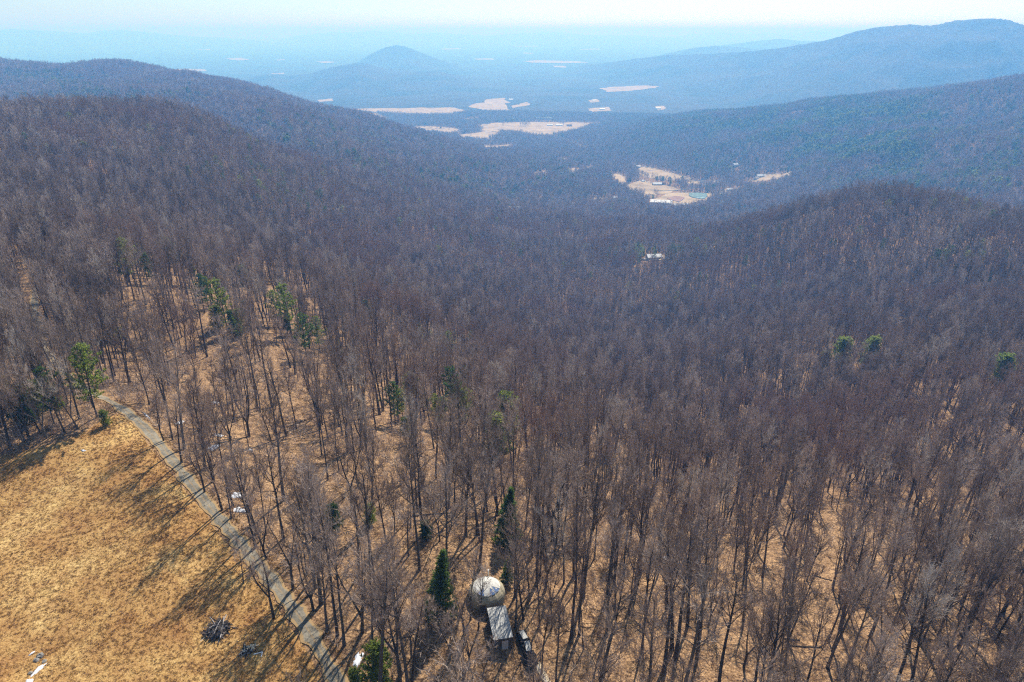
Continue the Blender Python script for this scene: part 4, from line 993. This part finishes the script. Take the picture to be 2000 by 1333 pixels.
b_ = MB(); b_.tube([(-.85, -.15, .12), (0, .15, .12), (.25, .24, .13)], [.075] * 3, 8, True); b_.tube([(.25, .24, .13), (.32, -.1, .12), (.36, -.55, .12)], [.075] * 3, 8, True); b_.build('pipe', M['pipe'], t)
SNOW = [(462, 969, 1.6, .8, 'white snow patch, upper of two close together right of the driveway'), (467, 997, 1.1, .8, 'white snow patch, lower of two close together right of the driveway'),
        (412, 876, 1.5, .8, 'melting snow patch in the trees above the upper driveway'), (417, 787, 1.3, .7, 'snow patch highest up the leafy slope above the driveway'), (346, 828, 1.5, .7, 'long snow patch beside the driveway bend'),
        (424, 851, 1.1, .6, 'small snow patch between two others above the driveway'), (488, 880, .7, .5, 'tiny snow patch farther right among the trees above the driveway'), (700, 1290, .6, 1.4, 'snow patch by the bright green bush at the bottom edge'),
        (72, 1312, .35, 1.2, 'narrow snow streak beside the rocks in the bottom left meadow'), (62, 1278, .2, .45, 'tiny snow streak left of the rocks in the bottom left meadow'), (58, 1332, .5, .6, 'snow lump at the bottom edge below the meadow rocks'),
        (1300, 1092, .8, .7, 'snow patch in the wood far right of the round tent'), (163, 881, .6, .3, 'small white snow spot on the meadow near its upper corner'), (285, 812, 2.0, .25, 'thin snow line along the driveway verge at the bend')]
for i, (u, v, a, b2, lab) in enumerate(SNOW):
    g_ = pos(u, v); n_ = 26; V_ = [(0, 0, .16)]; rr = np.random.RandomState(i)
    for ring, zz in ((.45, .14), (.8, .09), (1.0, -.06)):
        for k in range(n_):
            an = 6.283 * k / n_; r = ring * (1 + .5 * (vnoise(np.array([math.cos(an) * 2.2 + i * 9]), np.array([math.sin(an) * 2.2]), 1, i)[0] - .5) * 1.7 + rr.uniform(-.22, .22)); V_.append((a * r * math.cos(an), b2 * r * math.sin(an), zz * rr.uniform(.7, 1.3)))
    f_ = [(0, 1 + k, 1 + (k + 1) % n_) for k in range(n_)] + [(1 + j * n_ + k, 1 + (j + 1) * n_ + k, 1 + (j + 1) * n_ + (k + 1) % n_, 1 + j * n_ + (k + 1) % n_) for j in range(2) for k in range(n_)]
    o = link('snow_patch', mesh('snow_patch', V_, f_, (M['snow'],), True), None, (g_[0], g_[1], g_[2] + .05), (0, 0, .7 if i in (2, 4, 13) else -.25)); tag(o, lab, 'snow', 'leftover snow patches')
    if i == 13: o.rotation_euler = (0, 0, -.75)
def rock(name, label, u, v, s, seed):
    rr = np.random.RandomState(seed); V_, f_ = lathe([(.5, -.1), (.62, .15), (.5, .38), (.25, .5), (.02, .54)], 9)
    V_ = np.array(V_) * (1 + rr.uniform(-.18, .18, (len(V_), 1))) * np.array(s); g_ = pos(u, v)
    return tag(link('rock', mesh('rock', V_, f_, (M['stone'],)), None, g_, (0, 0, rr.uniform(0, 6))), label, 'rock', 'rocks in the bottom left meadow')
rock('rock', 'biggest grey rock at the top of the cluster in the bottom left meadow', 79, 1282, (1.0, .7, .8), 1)
rock('rock', 'dark rock on the left of the cluster in the bottom left meadow', 71, 1291, (.8, .6, .7), 2)
rock('rock', 'low rock right of the snow streak in the bottom left meadow', 87, 1293, (.7, .5, .5), 3)
rock('rock', 'small rock beside the lower end of the snow streak', 60, 1316, (.6, .5, .6), 4)
# fallen trunks
LOGS = [(805, 1010, 885, 1003, .28, 'fallen dark log lying level in the wood beneath the tall bare tree'), (1530, 1248, 1562, 1252, .2, 'fallen log pair on the open slope at lower right, upper one'), (1545, 1263, 1605, 1266, .16, 'fallen log pair on the open slope at lower right, lower one'),
        (1740, 885, 1800, 888, .18, 'fallen grey log high in the wood at right'), (640, 680, 690, 676, .22, 'pale fallen log by the pine cluster left of centre'), (1590, 1125, 1625, 1135, .16, 'thin fallen log in the sunny gap at right'), (1880, 640, 1990, 662, .2, 'long fallen trunk on the knoll near the right edge'),
        (560, 835, 596, 822, .18, 'fallen trunk on the leafy slope above the driveway'), (1480, 668, 1520, 652, .25, 'dark fallen trunk in the draw at right'), (690, 1062, 655, 1090, .18, 'fallen log near the driveway left of the juniper')]
for (ua, va, ub, vb, r, lab) in LOGS:
    a_, e_ = np.array(pos(ua, va, r * .8)), np.array(pos(ub, vb, r * .8)); dv = e_ - a_; P = np.array([dv * k / 5 for k in range(6)]); P[1:5] += np.random.RandomState(int(ua)).uniform(-.15, .15, (4, 3)) * [1, 1, .4]
    t = thing('fallen_log', lab, 'log', a_); b_ = MB(); b_.tube(P, np.linspace(r, r * .55, 6), 7, True); b_.build('trunk', M['bark'], t)
    for k in range(3):
        b_ = MB(); d = unit(rv() + np.array([0, 0, .8])); b_.tube(branch_path(P[2 + k], d, random.uniform(.8, 2), 3, 0, .15), [.07, .05, .035, .015], 4); b_.build('broken_limb', M['bark'], t)

# ------------------------------------------------------------------ buildings in the valley
def house(name, label, u, v, Lx, Wy, hw, hr, rz_, roof, wall, group='farm buildings in the valley', lift=1.0, windows=True):
    g_ = pos(u, v); t = thing(name, label, 'building', (g_[0], g_[1], g_[2] + lift - 1), rz_, group)
    b_ = MB(); a, c = Lx / 2, Wy / 2
    P = [(-a, -c, 0), (a, -c, 0), (a, c, 0), (-a, c, 0), (-a, -c, hw), (a, -c, hw), (a, c, hw), (-a, c, hw), (-a, 0, hw + hr), (a, 0, hw + hr)]
    b_.add(P, [(0, 1, 5, 4), (2, 3, 7, 6), (1, 2, 6, 9, 5), (3, 0, 4, 8, 7)]); b_.build('wall', M[wall], t)
    sl = math.atan2(hr, c); ln = math.hypot(hr, c) + .6
    for s in (-1, 1):
        b_ = MB(); b_.box((0, s * (c / 2 + .18), hw + hr / 2 + .12), (Lx + 1.0, ln, .18), 0, -s * sl); b_.build('roof_slope', M[roof], t)
    if windows:
        n_ = max(2, int(Lx / 5))
        for k in range(n_):
            b_ = MB(); b_.box((-a + Lx * (k + .5) / n_, -c - .03, hw * .55), (1.3, .06, 1.4)); b_.build('window', M['glass'], t)
    return t
for a in B_: house(*a, windows=a[2] > 300)

# ------------------------------------------------------------------ the air
hz = MB(); hz.box((0, 0, (-470 + 235) / 2), (152000, 152000, 705)); 
m = bpy.data.materials.new('haze_air'); m.use_nodes = True; n = m.node_tree; n.nodes.clear()
pv = n.nodes.new('ShaderNodeVolumePrincipled'); mo = n.nodes.new('ShaderNodeOutputMaterial'); n.links.new(pv.outputs[0], mo.inputs['Volume'])
pv.inputs['Color'].default_value = (0.14, 0.415, 0.92, 1); pv.inputs['Density'].default_value = 2.5e-4; pv.inputs['Anisotropy'].default_value = 0.1
pv.inputs['Absorption Color'].default_value = (0.82, 0.82, 0.82, 1)
m.cycles.homogeneous_volume = True if hasattr(m, 'cycles') and hasattr(m.cycles, 'homogeneous_volume') else None
o = hz.build('haze', m); tag(o, kind='stuff')
